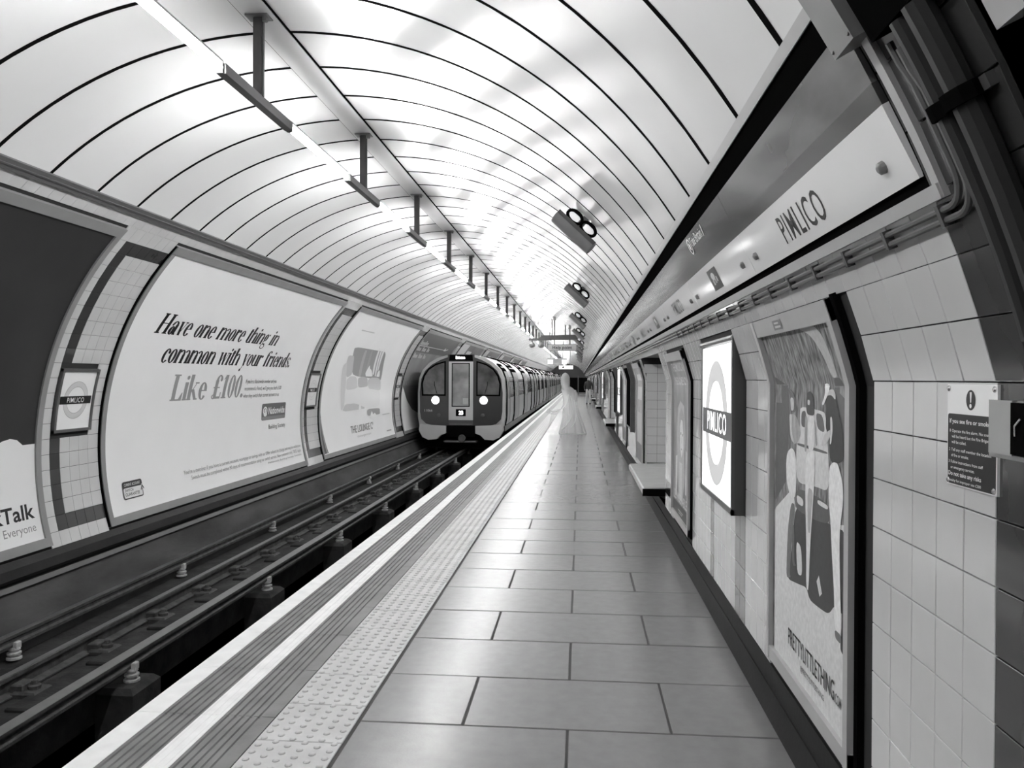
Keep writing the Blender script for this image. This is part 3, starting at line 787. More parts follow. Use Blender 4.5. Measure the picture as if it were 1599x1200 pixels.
F.shape(text('SWITCH', .17, .03, .01), xa+.035, zb-.118, .05); F.shape(text('GUARANTEE', .29, .036, .01), xa+.035, zb-.168, .05)
onto(t, F, y0)
# bay 1: furniture poster
t, y0, y1 = billboard(1, 'white billboard with a picture of a sofa and stacked cushions', m=M_PAPER)
F = Flat()
LG = [(.30, [(16.78,152.6),(18.66,152.9),(19.62,153.0),(20.03,163.6),(20.07,167.3),(18.71,165.8),(17.87,165.3),(17.39,164.4),(16.92,156.3)]),
(.42, [(17.66,153.4),(17.87,153.5),(18.14,165.5),(17.91,165.3)]), (.36, [(18.2,153.2),(18.35,153.3),(18.7,165.3),(18.5,165.4)]),
(.55, [(16.62,156.5),(17.06,156.4),(17.39,164.4),(17.0,166.0),(16.67,159.6)]),
(.66, [(16.49,161.0),(16.72,159.1),(17.08,168.5),(17.16,177.3),(16.94,179.7),(16.76,170.6)]),
(.85, [(18.75,151.7),(18.91,151.8),(19.25,164.7),(19.05,163.8)]), (.85, [(18.98,151.7),(19.12,151.7),(19.48,165.2),(19.35,165.0)]), (.85, [(19.18,151.7),(19.37,151.8),(19.56,162.1),(19.46,162.7)]),
(.90, [(18.42,163.8),(18.5,161.8),(18.6,159.9),(18.7,161.5),(18.91,162.3),(19.18,165.2),(18.54,165.2)]), (.9, [(19.5,165.3),(19.55,162.6),(19.7,162),(19.85,165.4)]),
(.68, [(17.05,166.7),(17.26,165.1),(17.69,165.3),(17.89,166.7),(18.03,170.4),(17.17,171.1)]),
(.50, [(17.92,166.0),(18.22,165.3),(18.71,165.8),(18.93,169.7),(18.11,170.2)]),
(.57, [(18.81,166.7),(19.1,165.7),(19.72,165.7),(20.07,167.3),(20.22,172.0),(19.03,171.1)]),
(.85, [(17.1,171.1),(18.5,170.3),(20.22,172.0),(20.25,179.5),(19.0,179.6),(17.15,176.8)]),
(.60, [(17.2,176.8),(18.04,176.9),(19.02,179.8),(16.98,179.7)]), (.36, [(19.05,180.1),(20.27,180.4),(20.28,183.3),(19.76,183.3),(19.06,183.2)]),
(.90, [(18.31,178.0),(18.45,177.6),(18.55,180.4),(18.41,182.0),(18.3,180.3)]), (.92, [(19.3,183.4),(19.47,181.1),(19.6,183),(19.75,182.2),(19.92,183.5),(19.83,185.9),(19.43,185.0)])]
def soften(p):
    q = []
    for i in range(len(p)):
        a, c = p[i], p[(i+1) % len(p)]; q += [(a[0]*.85+c[0]*.15, a[1]*.85+c[1]*.15), (a[0]*.15+c[0]*.85, a[1]*.15+c[1]*.85)]
    return q
for g, p in LG: F.poly([(yy-y0, av(a)) for yy, a in soften(soften(p))], g)
F.shape(text('THE LOUNGE C\u00ba', 1.95, .165), 17.56-y0, av(189.4), .16)
F.shape(text('theloungeco.com', 1.2, .05), 18.0-y0, av(191.6), .5)
F.rect(20.52-y0, 21.3-y0, av(184.0), av(183.6), .55); F.rect(20.75-y0, 21.26-y0, av(192.4), av(191.8), .4)
F.rect(16.55-y0, 17.6-y0, av(145.4), av(144.9), .6)
onto(t, F, y0)
q = MB()
for a, c, d in ((.075, .16, .22), (.19, .24, .32)): pass
F = Flat(); F.poly([(.075, av(177.5)), (.10, av(177.5)), (.36, av(194.5)), (.075, av(194.5))], .06); F.poly([(.12, av(181)), (.155, av(181)), (.33, av(194.5)), (.26, av(194.5))], .3)
onto(t, F, y0, 'torn_edge')
# bay 2: city poster behind the train
t, y0, y1 = billboard(2, 'grey billboard with a round dark picture, partly behind the train', m=mat('grey_sheet', .24, .45, .4, var=.25, scale=1.0))
F = Flat()
W = y1-y0-.15
F.poly([(.075, 0), (W+.07, 0), (W+.07, av(188)), (3.0, av(187)), (2.4, av(186.4)), (1.6, av(183.8)), (.9, av(178.5)), (.4, av(173)), (.075, av(170))], .82)
F.rect(.075, W+.07, av(150.5), SHEET_H-.02, .08)
F.poly([(.075, av(170)), (.4, av(173)), (.9, av(178.5)), (1.6, av(183.8)), (2.4, av(186.4)), (3.0, av(187)), (3.2, av(170))], .10)
for i in range(12): F.rect(.1+i*.26, .1+i*.26+.12, av(170), av(164+random.uniform(0, 4)), .14)
F.rect(.1, 4.4, av(146.55), av(146.15), .7); F.poly([(4.3, av(146.9)), (4.45, av(144.5)), (4.6, av(146.0)), (5.0, av(145.2)), (5.05, av(145.6)), (4.6, av(146.9))], .75)
for a, x0, x1, n in ((145.8, .2, 1.3, 7), (149.6, .18, 2.0, 10), (153.9, .18, 1.95, 10)):
    p = (x1-x0)/n
    for i in range(n):
        if i in (3, 7) and n > 7: continue
        F.rect(x0+i*p, x0+i*p+p*.78, av(a), av(a)+.1+(.05 if i % 4 == 0 else 0), .55)
onto(t, F, y0)
# farther bays, seen above the train
for k in range(3, 8):
    t, y0, y1 = billboard(k, '%s billboard beyond the round dark picture, its dark top edge showing above the train' % ORD[k-3], m=mat('slate_sheet', .10, .5, .4, var=.3, scale=.8))
    F = Flat(); F.rect(.08, 1.5+.3*(k % 2), .02, SHEET_H-.02, .45); F.rect(2.2, 3.4, av(146), av(143), .5); F.rect(2.2, 3.2, av(150), av(147.5), .5)
    onto(t, F, y0)

# roundel signs on the tiled gaps
def roundel(F, w, h, ring_r, bar_w, bar_h, tr, g_ring, g_bar, txtw, txth, gt=.85, edge=True):
    cx, cy = w/2, h/2
    F.ring(cx, cy, ring_r, ring_r, tr, tr, g_ring, 40)
    if edge:
        F.ring(cx, cy, ring_r, ring_r, .004, .004, g_ring*.55, 40); F.ring(cx, cy, ring_r-tr, ring_r-tr, .004, .004, g_ring*.55, 40)
    F.rect(cx-bar_w/2, cx+bar_w/2, cy-bar_h/2, cy+bar_h/2, g_bar)
    F.shape(text('PIMLICO', txtw, txth, .004), cx-txtw/2, cy-txth/2, gt)
for k in range(0, 3):
    yc = 7.715+BAY*k; w_, h_ = .60, .655; a_b = 176.4
    lab = 'framed white roundel sign left of the serif slogan billboard' if k == 0 else ('framed white roundel sign between the slogan billboard and the sofa billboard' if k == 1 else ('framed white roundel sign beside the headlamps of the train' if k == 2 else 'roundel sign hidden behind the train'))
    t = thing('roundel_sign', WL(yc, a_b, 0), lab, 'sign', 'roundel signs on the trackside wall')
    f = MB(); ya, yb = yc-w_/2, yc+w_/2; a_t = a_b-math.degrees(h_/R); d = .03; dd = math.degrees(d/R)
    f.arc(a_t, a_t+dd, -.005, .03, ya, yb, 1); f.arc(a_b-dd, a_b, -.005, .03, ya, yb, 1)
    f.arc(a_t, a_b, -.005, .03, ya, ya+d, 6); f.arc(a_t, a_b, -.005, .03, yb-d, yb, 6)
    f.build('frame', mat('sign_frame', .12, .4, .5, metal=.3), t)
    MB().arc(a_t+dd*.7, a_b-dd*.7, -.005, .016, ya+d*.7, yb-d*.7, 8).build('plate', M_ENAM, t, True)
    F = Flat(); roundel(F, w_, h_, .195, .50, .082, .055, .62, .012, .27, .05)
    F.lay_on(lambda x, v, n, ya=ya, a_b=a_b: WL(ya+x, a_b-math.degrees(v/R), .0175+n), [i*.06 for i in range(12)]).build('roundel', M_INKF, t)

# =================================================================== STATION NAME FRIEZE (right)
A0, A1 = 23.15, 30.35
c0, c1 = circ(A0, R), circ(A1, R)
FH = math.hypot(c1[0]-c0[0], c1[1]-c0[1]); fu = ((c1[0]-c0[0])/FH, (c1[1]-c0[1])/FH); fn_ = (-fu[1], fu[0])
if fn_[0] > 0: fn_ = (-fn_[0], -fn_[1])
def FP(y, v, n=0): return (c0[0]+fu[0]*v+fn_[0]*n, y, c0[1]+fu[1]*v+fn_[1]*n)
def fbox(mb, y0, y1, v0, v1, n0, n1):
    vs = [FP(y, v, n) for n in (n0, n1) for y, v in ((y0, v0), (y1, v0), (y1, v1), (y0, v1))]
    return mb.add(vs, [(3, 2, 1, 0), (4, 5, 6, 7), (0, 1, 5, 4), (1, 2, 6, 5), (2, 3, 7, 6), (3, 0, 4, 7)])
VW = FH*.485; PL = 1.68; FY0 = 1.893
def frieze(i):
    y0 = FY0+PL*i; y1 = y0+PL
    named = i % 2 == 0
    if i < 10: lab = ('%s frieze panel from the near end, bearing the station name' if named else '%s frieze panel from the near end, bearing a small dark square') % ORD[i]; g = 'station name frieze panels'
    else: lab = 'far station frieze panel of the receding row'; g = 'far frieze panels'
    t = thing('name_panel', FP((y0+y1)/2, 0), lab, 'sign', g)
    g_ = .0016
    fbox(MB(), y0+g_, y1-g_, 0, VW, -.02, .012).build('name_strip', M_ENAM, t)
    fbox(MB(), y0+g_, y1-g_, VW+.055, FH, -.02, .010).build('map_strip', M_MAP, t)
    fbox(MB(), y0+g_, y1-g_, VW, VW+.055, -.02, .011).build('dark_band', M_MAPD, t)
    if i < 14:
        for ys_ in (y0+.135, y1-.135):
            q = MB(); p0, p1, p2 = FP(ys_, VW*.36, .012), FP(ys_, VW*.36, .024), FP(ys_, VW*.36, .029)
            q.tube([p0, p1, p2], [.017, .016, .008], 10); q.build('screw', M_MGREY, t, True)
    F = Flat()
    if named: F.shape(text('PIMLICO', .49, .10, .008), PL/2-.255, VW/2-.055, .03)
    else:
        F.rect(PL/2-.13, PL/2+.13, VW/2-.06, VW/2+.06, .08); F.disc(PL/2-.02, VW/2+.018, .05, .022, .75, 16); F.rect(PL/2-.07, PL/2-.03, VW/2-.03, VW/2+.0, .5); F.rect(PL/2-.01, PL/2+.03, VW/2-.025, VW/2+.0, .45); F.rect(PL/2+.045, PL/2+.075, VW/2-.02, VW/2+.01, .6)
    if i == 1:
        F.shape(text('Tate Britain', .36, .055, .005), PL/2-.14, VW+.125, .75); F.ring(PL/2-.20, VW+.14, .05, .05, .012, .012, .75, 18); F.disc(PL/2-.2, VW+.14, .02, .02, .75)
        F.poly([(PL/2+.25, VW+.12), (PL/2+.265, VW+.12), (PL/2+.285, VW+.18), (PL/2+.27, VW+.18)], .75)
    if i < 12:
        F.lay_on(lambda x, v, n, y1=y1: FP(y1-x, v, .0125+n)).build('lettering', M_INKF, t)
i = 0
while FY0+PL*(i+1) < Y_FAR: frieze(i); i += 1

# =================================================================== PLATFORM-SIDE WALL OBJECTS
def frame_poster(y0, y1, z0, z1, label, sheet_m, group='framed posters on the platform wall'):
    t = thing('poster', WR((y0+y1)/2, z0), label, 'poster', group)
    d = .045; sg = 14
    q = MB()
    q.wbox(y0, y1, z0, z0+.06, -.005, .035, 2).build('frame_bottom', M_FRAME, t, True)
    MB().wbox(y0, y1, z1-.075, z1, -.005, .035, 3).build('frame_top', M_FRAME, t, True)
    for a, c in ((y0, y0+d), (y1-d, y1)): MB().wbox(a, c, z0, z1, -.005, .038, sg).build('frame_stile', M_FRAME, t, True)
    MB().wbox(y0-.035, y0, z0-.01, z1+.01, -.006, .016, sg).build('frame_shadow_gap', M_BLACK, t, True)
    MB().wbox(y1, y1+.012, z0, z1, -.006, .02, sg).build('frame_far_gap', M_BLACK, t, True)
    MB().wbox(y0+d*.8, y1-d*.8, z0+.05, z1-.06, -.004, .016, sg).build('sheet', sheet_m, t, True)
    return t
ZC = [.5, .8, 1.1, 1.4]+[1.6+.04*i for i in range(9)]
def rw(F, t, name='print', m=None, n0=.0165):       # coordinates given as (y, z)
    return F.lay_on(lambda x, v, n: WR(x, v, n0+n), ZC).build(name, m or M_INK, t)
t = frame_poster(2.775, 3.945, .285, 1.905, 'tall framed fashion poster of three women by a car, nearest on the wall', mat('foliage_print', .19, .45, .4, var=.95, scale=11, stretch=(1, 5, 1.3)))
F = Flat(.00007)
P1 = [
(0.50,[(3.271,1.831),(2.996,1.829),(2.932,1.635),(3.007,1.631),(3.04,1.714),(3.123,1.798)]),
(0.74,[(3.85,1.018),(3.559,1.147),(3.518,1.07),(3.054,1.079),(2.83,1.118),(2.83,0.34),(3.87,0.34),(3.87,1.0)]),
(0.22,[(3.007,1.631),(2.9,1.634),(2.87,1.522),(2.864,1.382),(2.986,1.372)]),
(0.20,[(3.86,1.638),(3.652,1.595),(3.619,1.465),(3.645,1.317),(3.681,1.159),(3.86,1.05)]),
(0.68,[(3.459,1.497),(3.406,1.508),(3.133,1.5),(3.103,1.488),(3.087,1.418),(3.064,1.336),(3.054,1.201),(3.232,1.199),(3.506,1.177),(3.51,1.338),(3.447,1.393)]),
(0.22,[(3.432,1.488),(3.362,1.493),(3.361,1.423),(3.435,1.424)]),(0.22,[(3.227,1.491),(3.14,1.486),(3.105,1.417),(3.207,1.428)]),
(0.25,[(3.492,1.352),(3.079,1.35),(3.071,1.339),(3.491,1.339)]),
(0.10,[(3.518,1.077),(3.325,1.081),(3.035,1.082),(2.835,1.09),(2.834,0.786),(2.884,0.788),(2.973,0.802),(3.046,0.745),(3.165,0.735),(3.294,0.73),(3.34,0.77),(3.46,0.752),(3.656,0.727),(3.56,0.888)]),
(0.20,[(3.508,1.161),(3.056,1.162),(3.039,1.082),(3.236,1.064),(3.518,1.063)]),(0.70,[(3.499,1.128),(3.396,1.123),(3.395,1.09),(3.488,1.092)]),(0.75,[(3.196,1.153),(3.065,1.149),(3.065,1.131),(3.195,1.134)]),
(0.72,[(3.50,0.93),(3.42,0.92),(3.40,0.80),(3.48,0.79)]),(0.70,[(3.20,0.83),(3.16,0.78),(3.13,0.80),(3.17,0.86)]),
(0.10,[(2.903,0.856),(2.833,0.874),(2.831,0.676),(2.883,0.648),(2.915,0.663),(2.893,0.757)]),
(0.25,[(3.672,1.59),(3.592,1.575),(3.524,1.54),(3.504,1.49),(3.56,1.473),(3.61,1.507),(3.621,1.559)]),(0.55,[(3.611,1.543),(3.552,1.54),(3.547,1.489),(3.593,1.482)]),
(0.38,[(3.619,1.47),(3.513,1.47),(3.43,1.404),(3.473,1.356),(3.547,1.338),(3.606,1.372)]),(0.60,[(3.625,1.47),(3.579,1.467),(3.587,1.404),(3.538,1.341),(3.602,1.362)]),
(0.78,[(3.654,1.295),(3.585,1.322),(3.528,1.311),(3.498,1.259),(3.504,1.117),(3.589,1.094),(3.661,1.162),(3.673,1.24)]),
(0.30,[(3.583,1.08),(3.518,1.083),(3.546,0.967),(3.602,0.765),(3.575,0.751),(3.656,0.732),(3.645,0.855),(3.634,0.951)]),(0.25,[(3.563,0.985),(3.526,0.992),(3.525,0.826),(3.486,0.824),(3.558,0.806)]),
(0.12,[(3.355,1.549),(3.339,1.569),(3.298,1.575),(3.265,1.561),(3.248,1.519),(3.239,1.477),(3.345,1.477),(3.363,1.515)]),(0.60,[(3.338,1.54),(3.305,1.538),(3.308,1.517),(3.338,1.518)]),
(0.75,[(3.328,1.468),(3.247,1.475),(3.238,1.426),(3.244,1.342),(3.316,1.326),(3.335,1.396)]),(0.35,[(3.37,1.476),(3.336,1.468),(3.342,1.372),(3.35,1.323),(3.38,1.325),(3.376,1.418)]),(0.35,[(3.239,1.473),(3.219,1.427),(3.197,1.364),(3.22,1.358),(3.24,1.407)]),
(0.80,[(3.343,1.321),(3.232,1.343),(3.235,1.211),(3.249,1.145),(3.288,0.945),(3.306,0.759),(3.34,0.77),(3.34,0.934),(3.361,1.128),(3.364,1.26)]),(0.45,[(3.328,1.185),(3.25,1.177),(3.27,1.103),(3.289,0.997),(3.323,1.003)]),
(0.09,[(3.091,1.555),(3.035,1.57),(2.983,1.562),(2.9,1.439),(2.871,1.342),(2.949,1.317),(3.043,1.316),(3.059,1.42),(3.095,1.435),(3.089,1.502)]),(0.60,[(3.091,1.56),(3.063,1.582),(3.008,1.587),(2.981,1.571),(2.98,1.545),(3.028,1.565)]),
(0.85,[(3.113,1.606),(3.085,1.612),(3.056,1.61),(3.049,1.591),(3.083,1.555),(3.126,1.522),(3.145,1.527),(3.102,1.568)]),(0.70,[(3.04,1.484),(3.019,1.483),(3.01,1.44),(3.024,1.388),(3.044,1.377),(3.037,1.439)]),(0.55,[(3.116,1.411),(3.032,1.439),(3.024,1.422),(3.086,1.374),(3.152,1.364)]),
(0.88,[(3.049,1.295),(3.003,1.319),(2.949,1.32),(2.895,1.261),(2.885,1.189),(2.917,1.104),(2.924,1.022),(2.912,0.854),(2.892,0.716),(2.975,0.716),(2.979,0.835),(3.014,1.003),(3.025,1.084),(3.052,1.175)]),
(0.28,[(2.972,0.714),(2.895,0.713),(2.899,0.681),(2.963,0.683)])]
def chaikin(p, n=2):
    for _ in range(n):
        q = []
        for i in range(len(p)):
            a, c = p[i], p[(i+1) % len(p)]
            q += [(a[0]*.8+c[0]*.2, a[1]*.8+c[1]*.2), (a[0]*.2+c[0]*.8, a[1]*.2+c[1]*.8)]
        p = q
    return p
for i, (g, p) in enumerate(P1): F.poly(p if i in (1, 3, 13) else chaikin(p), g if g > .3 else g*.55)
def rtext(F, s, yl, z, width, cap, g, bold=0.):      # reads from far to near: x runs towards the viewer
    vs, fs = text(s, width, cap, bold); F.shape(([(-x, y) for x, y in vs], fs), yl, z, g)
rtext(F, 'PRETTYLITTLETHING', 3.612, .450, .64, .072, .02, .004)
rtext(F, '.COM', 2.965, .450, .07, .038, .08, .01)
rtext(F, '@PRETTYLITTLETHING', 3.418, .400, .325, .022, .12, .005)
rw(F, t)
F = Flat(); F.poly([(3.535, 1.845), (3.395, 1.845), (3.395, 1.885), (3.535, 1.885)], .20); F.rect(3.42, 3.51, 1.853, 1.862, .6); F.rect(3.44, 3.51, 1.87, 1.877, .6)
rw(F, t, 'badge', M_INKF, .0365)
def stand_in_poster(y0, y1, label, dark, lines, seed):
    t = frame_poster(y0, y1, .285, 1.875, label, mat('poster_tone_%d' % seed, dark, .4, .4, var=.4, scale=3.0+seed))
    F = Flat(.0001); w_ = y1-y0
    def Y(u): return y1-.05-u*(w_-.10)
    def poly(pts, g): F.poly([(Y(u), z) for u, z in pts], g)
    if seed == 1:
        for z, s in ((1.70, 'THE MUSICAL'), (1.57, 'PHENOMENON')): rtext(F, s, Y(.12), z, (w_-.1)*.76, .075, .62, .02)
        poly([(.3, 1.35), (.45, 1.42), (.68, 1.38), (.78, 1.1), (.7, .95), (.75, .75), (.62, .5), (.36, .5), (.3, .8), (.24, 1.1)], .5)
        poly([(.42, 1.22), (.55, 1.27), (.66, 1.18), (.66, 1.0), (.55, .9), (.45, .98)], .78)
        poly([(.46, 1.125), (.51, 1.135), (.515, 1.11), (.47, 1.105)], .3); poly([(.57, 1.12), (.62, 1.125), (.615, 1.10), (.575, 1.10)], .3); poly([(.515, .985), (.575, .985), (.56, .97), (.53, .97)], .35); poly([(.535, 1.09), (.55, 1.09), (.56, 1.03), (.53, 1.03)], .62); poly([(.40, 1.3), (.52, 1.36), (.68, 1.3), (.72, 1.05), (.66, 1.12), (.6, 1.24), (.5, 1.25), (.43, 1.18), (.42, 1.0), (.36, 1.05)], .4)
        poly([(.18, .88), (.28, .9), (.26, .5), (.16, .5)], .75); poly([(.8, 1.0), (.86, .98), (.84, .6), (.78, .6)], .75); poly([(.42, .85), (.6, .85), (.58, .5), (.42, .5)], .65)
        rtext(F, 'LES MISERABLES', Y(.08), .47, (w_-.1)*.84, .085, .72, .02)
        poly([(0, .455), (1, .455), (1, .345), (0, .345)], .09); F.rect(Y(.65), Y(.35), .39, .40, .5); F.rect(Y(.6), Y(.4), .37, .378, .5)
    else:
        poly([(.0, 1.1), (1, 1.1), (1, .345), (0, .345)], .5); poly([(.1, 1.7), (.9, 1.7), (.9, 1.3), (.1, 1.3)], .62); poly([(.0, .62), (1, .62), (1, .345), (0, .345)], .2)
    rw(F, t)
stand_in_poster(6.80, 8.05, 'tall grey theatre poster with a pale face, just beyond the lit roundel box', .26, 2, 1)
stand_in_poster(11.78, 13.1, 'tall framed poster just beyond the first bench niche', .34, 2, 2)
stand_in_poster(16.0, 17.1, 'narrow framed poster before the second lit roundel box', .42, 2, 3)
for i in range(1, 6):
    o = MOD*i
    if i > 1: stand_in_poster(6.80+o, 8.05+o, 'far framed poster on the platform wall', .3, 2, 4)
    stand_in_poster(11.78+o, 13.1+o, 'far framed poster on the platform wall', .3, 2, 5)

# lit roundel boxes
def lightbox(yc, label, rich=True):
    y0, y1, z0, z1 = yc-.59, yc+.59, .84, 1.88
    t = thing('roundel_lightbox', (XW, yc, z0), label, 'sign', 'lit roundel boxes')
    xf = .87
    b = MB(); b.box(xf+.012, XW+.02, y0, y1, z0, z1-.02).build('case', mat('box_case', .05, .35, .5), t)
    f = MB(); d = .035
    f.box(xf-.004, xf+.012, y0, y1, z0, z0+d); f.box(xf-.004, xf+.012, y0, y0+d, z0, z1); f.box(xf-.004, xf+.012, y1-d, y1, z0, z1)
    f.build('bezel', M_DGREY, t)
    g = MB(); g.tube([(xf+.01, y0, z1-.02), (xf+.01, y1, z1-.02)], .024, 10); g.build('top_rail', M_CHROME, t, True)
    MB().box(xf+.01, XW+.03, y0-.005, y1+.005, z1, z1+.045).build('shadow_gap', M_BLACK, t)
    F = Flat()
    F.rect(d, 1.18-d, d, z1-z0-.045, .95)
    h = z1-z0; cx, cy = .59, h/2-.02
    F.ring(cx, cy, .415, .40, .13, .125, .30, 48); F.ring(cx, cy, .415, .40, .005, .005, .2, 48); F.ring(cx, cy, .285, .275, .005, .005, .2, 48)
    F.rect(cx-.53, cx+.53, cy-.085, cy+.085, .045); F.shape(text('PIMLICO', .70, .125, .006), cx-.33, cy-.057, .95)
    F.lay_on(lambda x, v, n: (xf+.004-n, y1-x, z0+v)).build('lit_face', M_INKL, t)
lightbox(5.22, 'lit white roundel box between the fashion poster and the theatre poster')
lightbox(18.1, 'second lit roundel box, farther down the platform wall')
for i in range(2, 6): lightbox(5.22+MOD*i, 'far lit roundel box on the platform wall')
# dark recessed panels
def dark_panel(y0, y1, label):
    t = thing('notice_board', (XW, y0, .72), label, 'notice board', 'dark notice boards on the platform wall')
    MB().wbox(y0, y1, .72, 1.88, -.005, .05, 8).build('case', M_FRAMED, t, True)
    MB().wbox(y0+.05, y1-.05, .76, 1.84, .04, .054, 8).build('dark_face', M_BLACK, t, True)
    MB().wbox(y0-.02, y0+.02, .70, 1.90, -.005, .075, 8).build('side_rail', M_DGREY, t, True)
dark_panel(13.9, 15.4, 'dark notice board beyond the bench niche poster')
dark_panel(19.7, 21.2, 'dark notice board beyond the second lit roundel box')

# benches in the niches
def bench(i, label):
    a, c, z0, z1 = niches[i]
    t = thing('bench', (.72, (a+c)/2, .3), label, 'bench', 'benches in wall niches')
    MB().prism([(.70, .335), (.70, .395), (.715, .41), (1.30, .43), (1.30, .355)], a+.01, c-.01).build('seat', mat('bench_stone', .45, .25, .5, var=.05), t)
    MB().prism([(.698, .34), (.698, .39), (.70, .39), (.70, .34)], a+.012, c-.012).build('front_edge', M_LGREY, t)
    q = MB()
    MB().box(.695, 1.30, a-.004, a+.012, .325, .405).build('end_cap', M_BLACK, t)
    for yy in (a+.3, c-.3): MB().prism([(.80, .34), (1.3, .34), (1.3, .12), (1.22, .12)], yy-.02, yy+.02).build('bracket', M_DGREY, t)
for i in range(5): bench(i, ('%s bench set into a tiled wall niche, counted from the viewer' % ORD[i]) if i < 3 else 'far bench in a wall niche')

# fire notice
t = thing('fire_notice', (XW, 2.0, 1.358), 'black and white fire instruction notice screwed to pale tiles', 'sign')
MB().box(XW-.009, XW-.001, 1.873, 2.117, 1.358, 1.611).build('plate', M_ENAM, t)
F = Flat(); rb = lambda x: 2.117-x
F.poly([(rb(p), q) for p, q in rrect(.004, .240, 1.361, 1.537, .008)], .02)
F.disc(rb(.122), 1.573, .023, .0245, .03)
F.poly([(rb(.117), 1.592), (rb(.127), 1.592), (rb(.1245), 1.567), (rb(.1195), 1.567)], .9); F.disc(rb(.122), 1.559, .0055, .0055, .9, 12)
def ft(s, x, z, wd, cap, bold=0): vs, fs = text(s, wd, cap, bold); F.shape(([(-p, q) for p, q in vs], fs), rb(x), z, .8)
ft('If you see fire or smoke', .016, 1.514, .20, .0105, .02)
for s, x, z, wd in (('1', .018, 1.491, .004), ('Operate the fire alarm. No sound', .03, 1.491, .192), ('will be heard but the Fire Brigade', .03, 1.477, .19), ('will be called.', .03, 1.463, .075), ('2', .017, 1.444, .006), ('Tell any staff member the location', .03, 1.444, .195), ('of fire or smoke.', .03, 1.430, .09), ('3', .017, 1.414, .006), ('Follow instructions from staff', .03, 1.414, .16), ('or emergency services.', .03, 1.400, .12)):
    ft(s, x, z, wd, .0072, .01)
ft('Do not take any risks', .018, 1.383, .165, .0105, .02); ft('Penalty for improper use \u00a3200', .018, 1.368, .165, .0066, .01)
F.lay_on(lambda x, v, n: (XW-.0092-n, x, v)).build('print', M_INKF, t)
for yy in (1.884, 2.107):
    for zz in (1.60, 1.369): MB().lathe([(.0075, 0), (.0075, -.002), (.004, -.005)], XW-.009, yy, 10, axis='x', cz=zz).build('screw', M_CHROME, t, True)
# alarm box
t = thing('fire_alarm_box', (XW, 1.75, 1.46), 'small grey alarm box on the dark tiles beside the fire notice', 'alarm box')
MB().box(XW-.072, XW, 1.56, 1.765, 1.470, 1.578).build('case', mat('alarm_case', .22, .3, .5, var=.1), t)
MB().box(XW-.080, XW-.07, 1.675, 1.767, 1.468, 1.580).build('cover', mat('alarm_cover', .32, .15, .5, coat=.5), t)
MB().box(XW-.083, XW-.078, 1.56, 1.676, 1.472, 1.576).build('shaded_side', M_BLACK, t)  # black plate painted in for the unlit side of the cover
MB().tube([(XW-.085, 1.635, 1.545), (XW-.088, 1.65, 1.53), (XW-.085, 1.655, 1.51)], .0025, 6).build('wire_loop', M_CHROME, t)
MB().box(XW-.079, XW, 1.56, 1.767, 1.460, 1.470).build('base_lip', M_MGREY, t)

# conduits along the frieze and up the dark tiles
M_CNDT = mat('conduit_metal', .14, .3, .5, metal=.3)
t = thing('conduit', WL(1.76, 21.4, .02), 'pair of thin metal conduits running under the name frieze and turning upward', 'conduit')
def conduit(a, yb, r, n):
    pts = [WL(60, a, n), WL(20, a, n), WL(8, a, n), WL(4, a, n), WL(yb+.07, a, n)]
    for i in range(1, 7):
        q = rad(90*i/6); pts.append(WL(yb+.07-.07*math.sin(q), a+math.degrees(.07*(1-math.cos(q))/R), n))
    for aa in (23.5, 25, 26.3, 27.3, 28.2): pts.append(WL(yb+(.012 if aa > 27 else 0), aa+a-21.4, n))
    return pts
MB().tube(conduit(21.5, 1.735, .011, .016), .0085, 8).build('pipe', M_CNDT, t, True)
MB().tube(conduit(21.05, 1.708, .011, .016), .0085, 8).build('pipe', M_CNDT, t, True)
me = MB().arc(20.8, 21.75, 0, .027, -.008, .008, 2).mesh('clip', M_DGREY, BASE[t.name])
for i in range(16): link('clip', me, t, (0, 1.85+.32*i, 0))
for yy, r, lab in ((1.635, .021, 'thinner of two dark pipes climbing the dark tiles at the upper right'), (1.56, .028, 'thicker of two dark pipes climbing the dark tiles at the upper right')):
    t = thing('pipe', WL(yy, 18, .03), lab, 'pipe')
    MB().tube([WL(yy, a, .035) for a in (28.5, 27.5, 26.5, 25, 23, 21, 19, 17, 15.8)], r, 10).build('pipe_run', mat('dark_pipe', .03, .4, .3), t, True)
    for aa in (24.8,):
        MB().tube([WL(yy, aa-.3, .035), WL(yy, aa+.3, .035)], r+.012, 10).build('clamp', M_BLACK, t, True)
        MB().arc(aa-.25, aa+.25, 0, .02, yy-r-.03, yy+r+.02, 1).build('clamp_foot', M_DGREY, t)
# junction box and dark trunking at the top right
t = thing('junction_box', WL(1.8, 30, .02), 'grey metal junction box at the near end of the name frieze', 'junction box')
MB().arc(29.2, 33.2, 0, .07, 1.755, 1.875, 2).build('case', M_MGREY, t)
for a, yy in ((29.5, 1.865), (29.5, 1.765)): MB().lathe([(.005, -.002), (.005, .003)], *WL(yy, a, .07)[:2], 8, axis='x', cz=WL(yy, a, .07)[2]).build('screw', M_DGREY, t)
one(MB().arc(28.6, 36, 0, .05, 1.5, 1.74, 3), 'cable_trunking', M_BLACK, 'black cable trunking above the dark tiles at the top right corner', 'trunking')

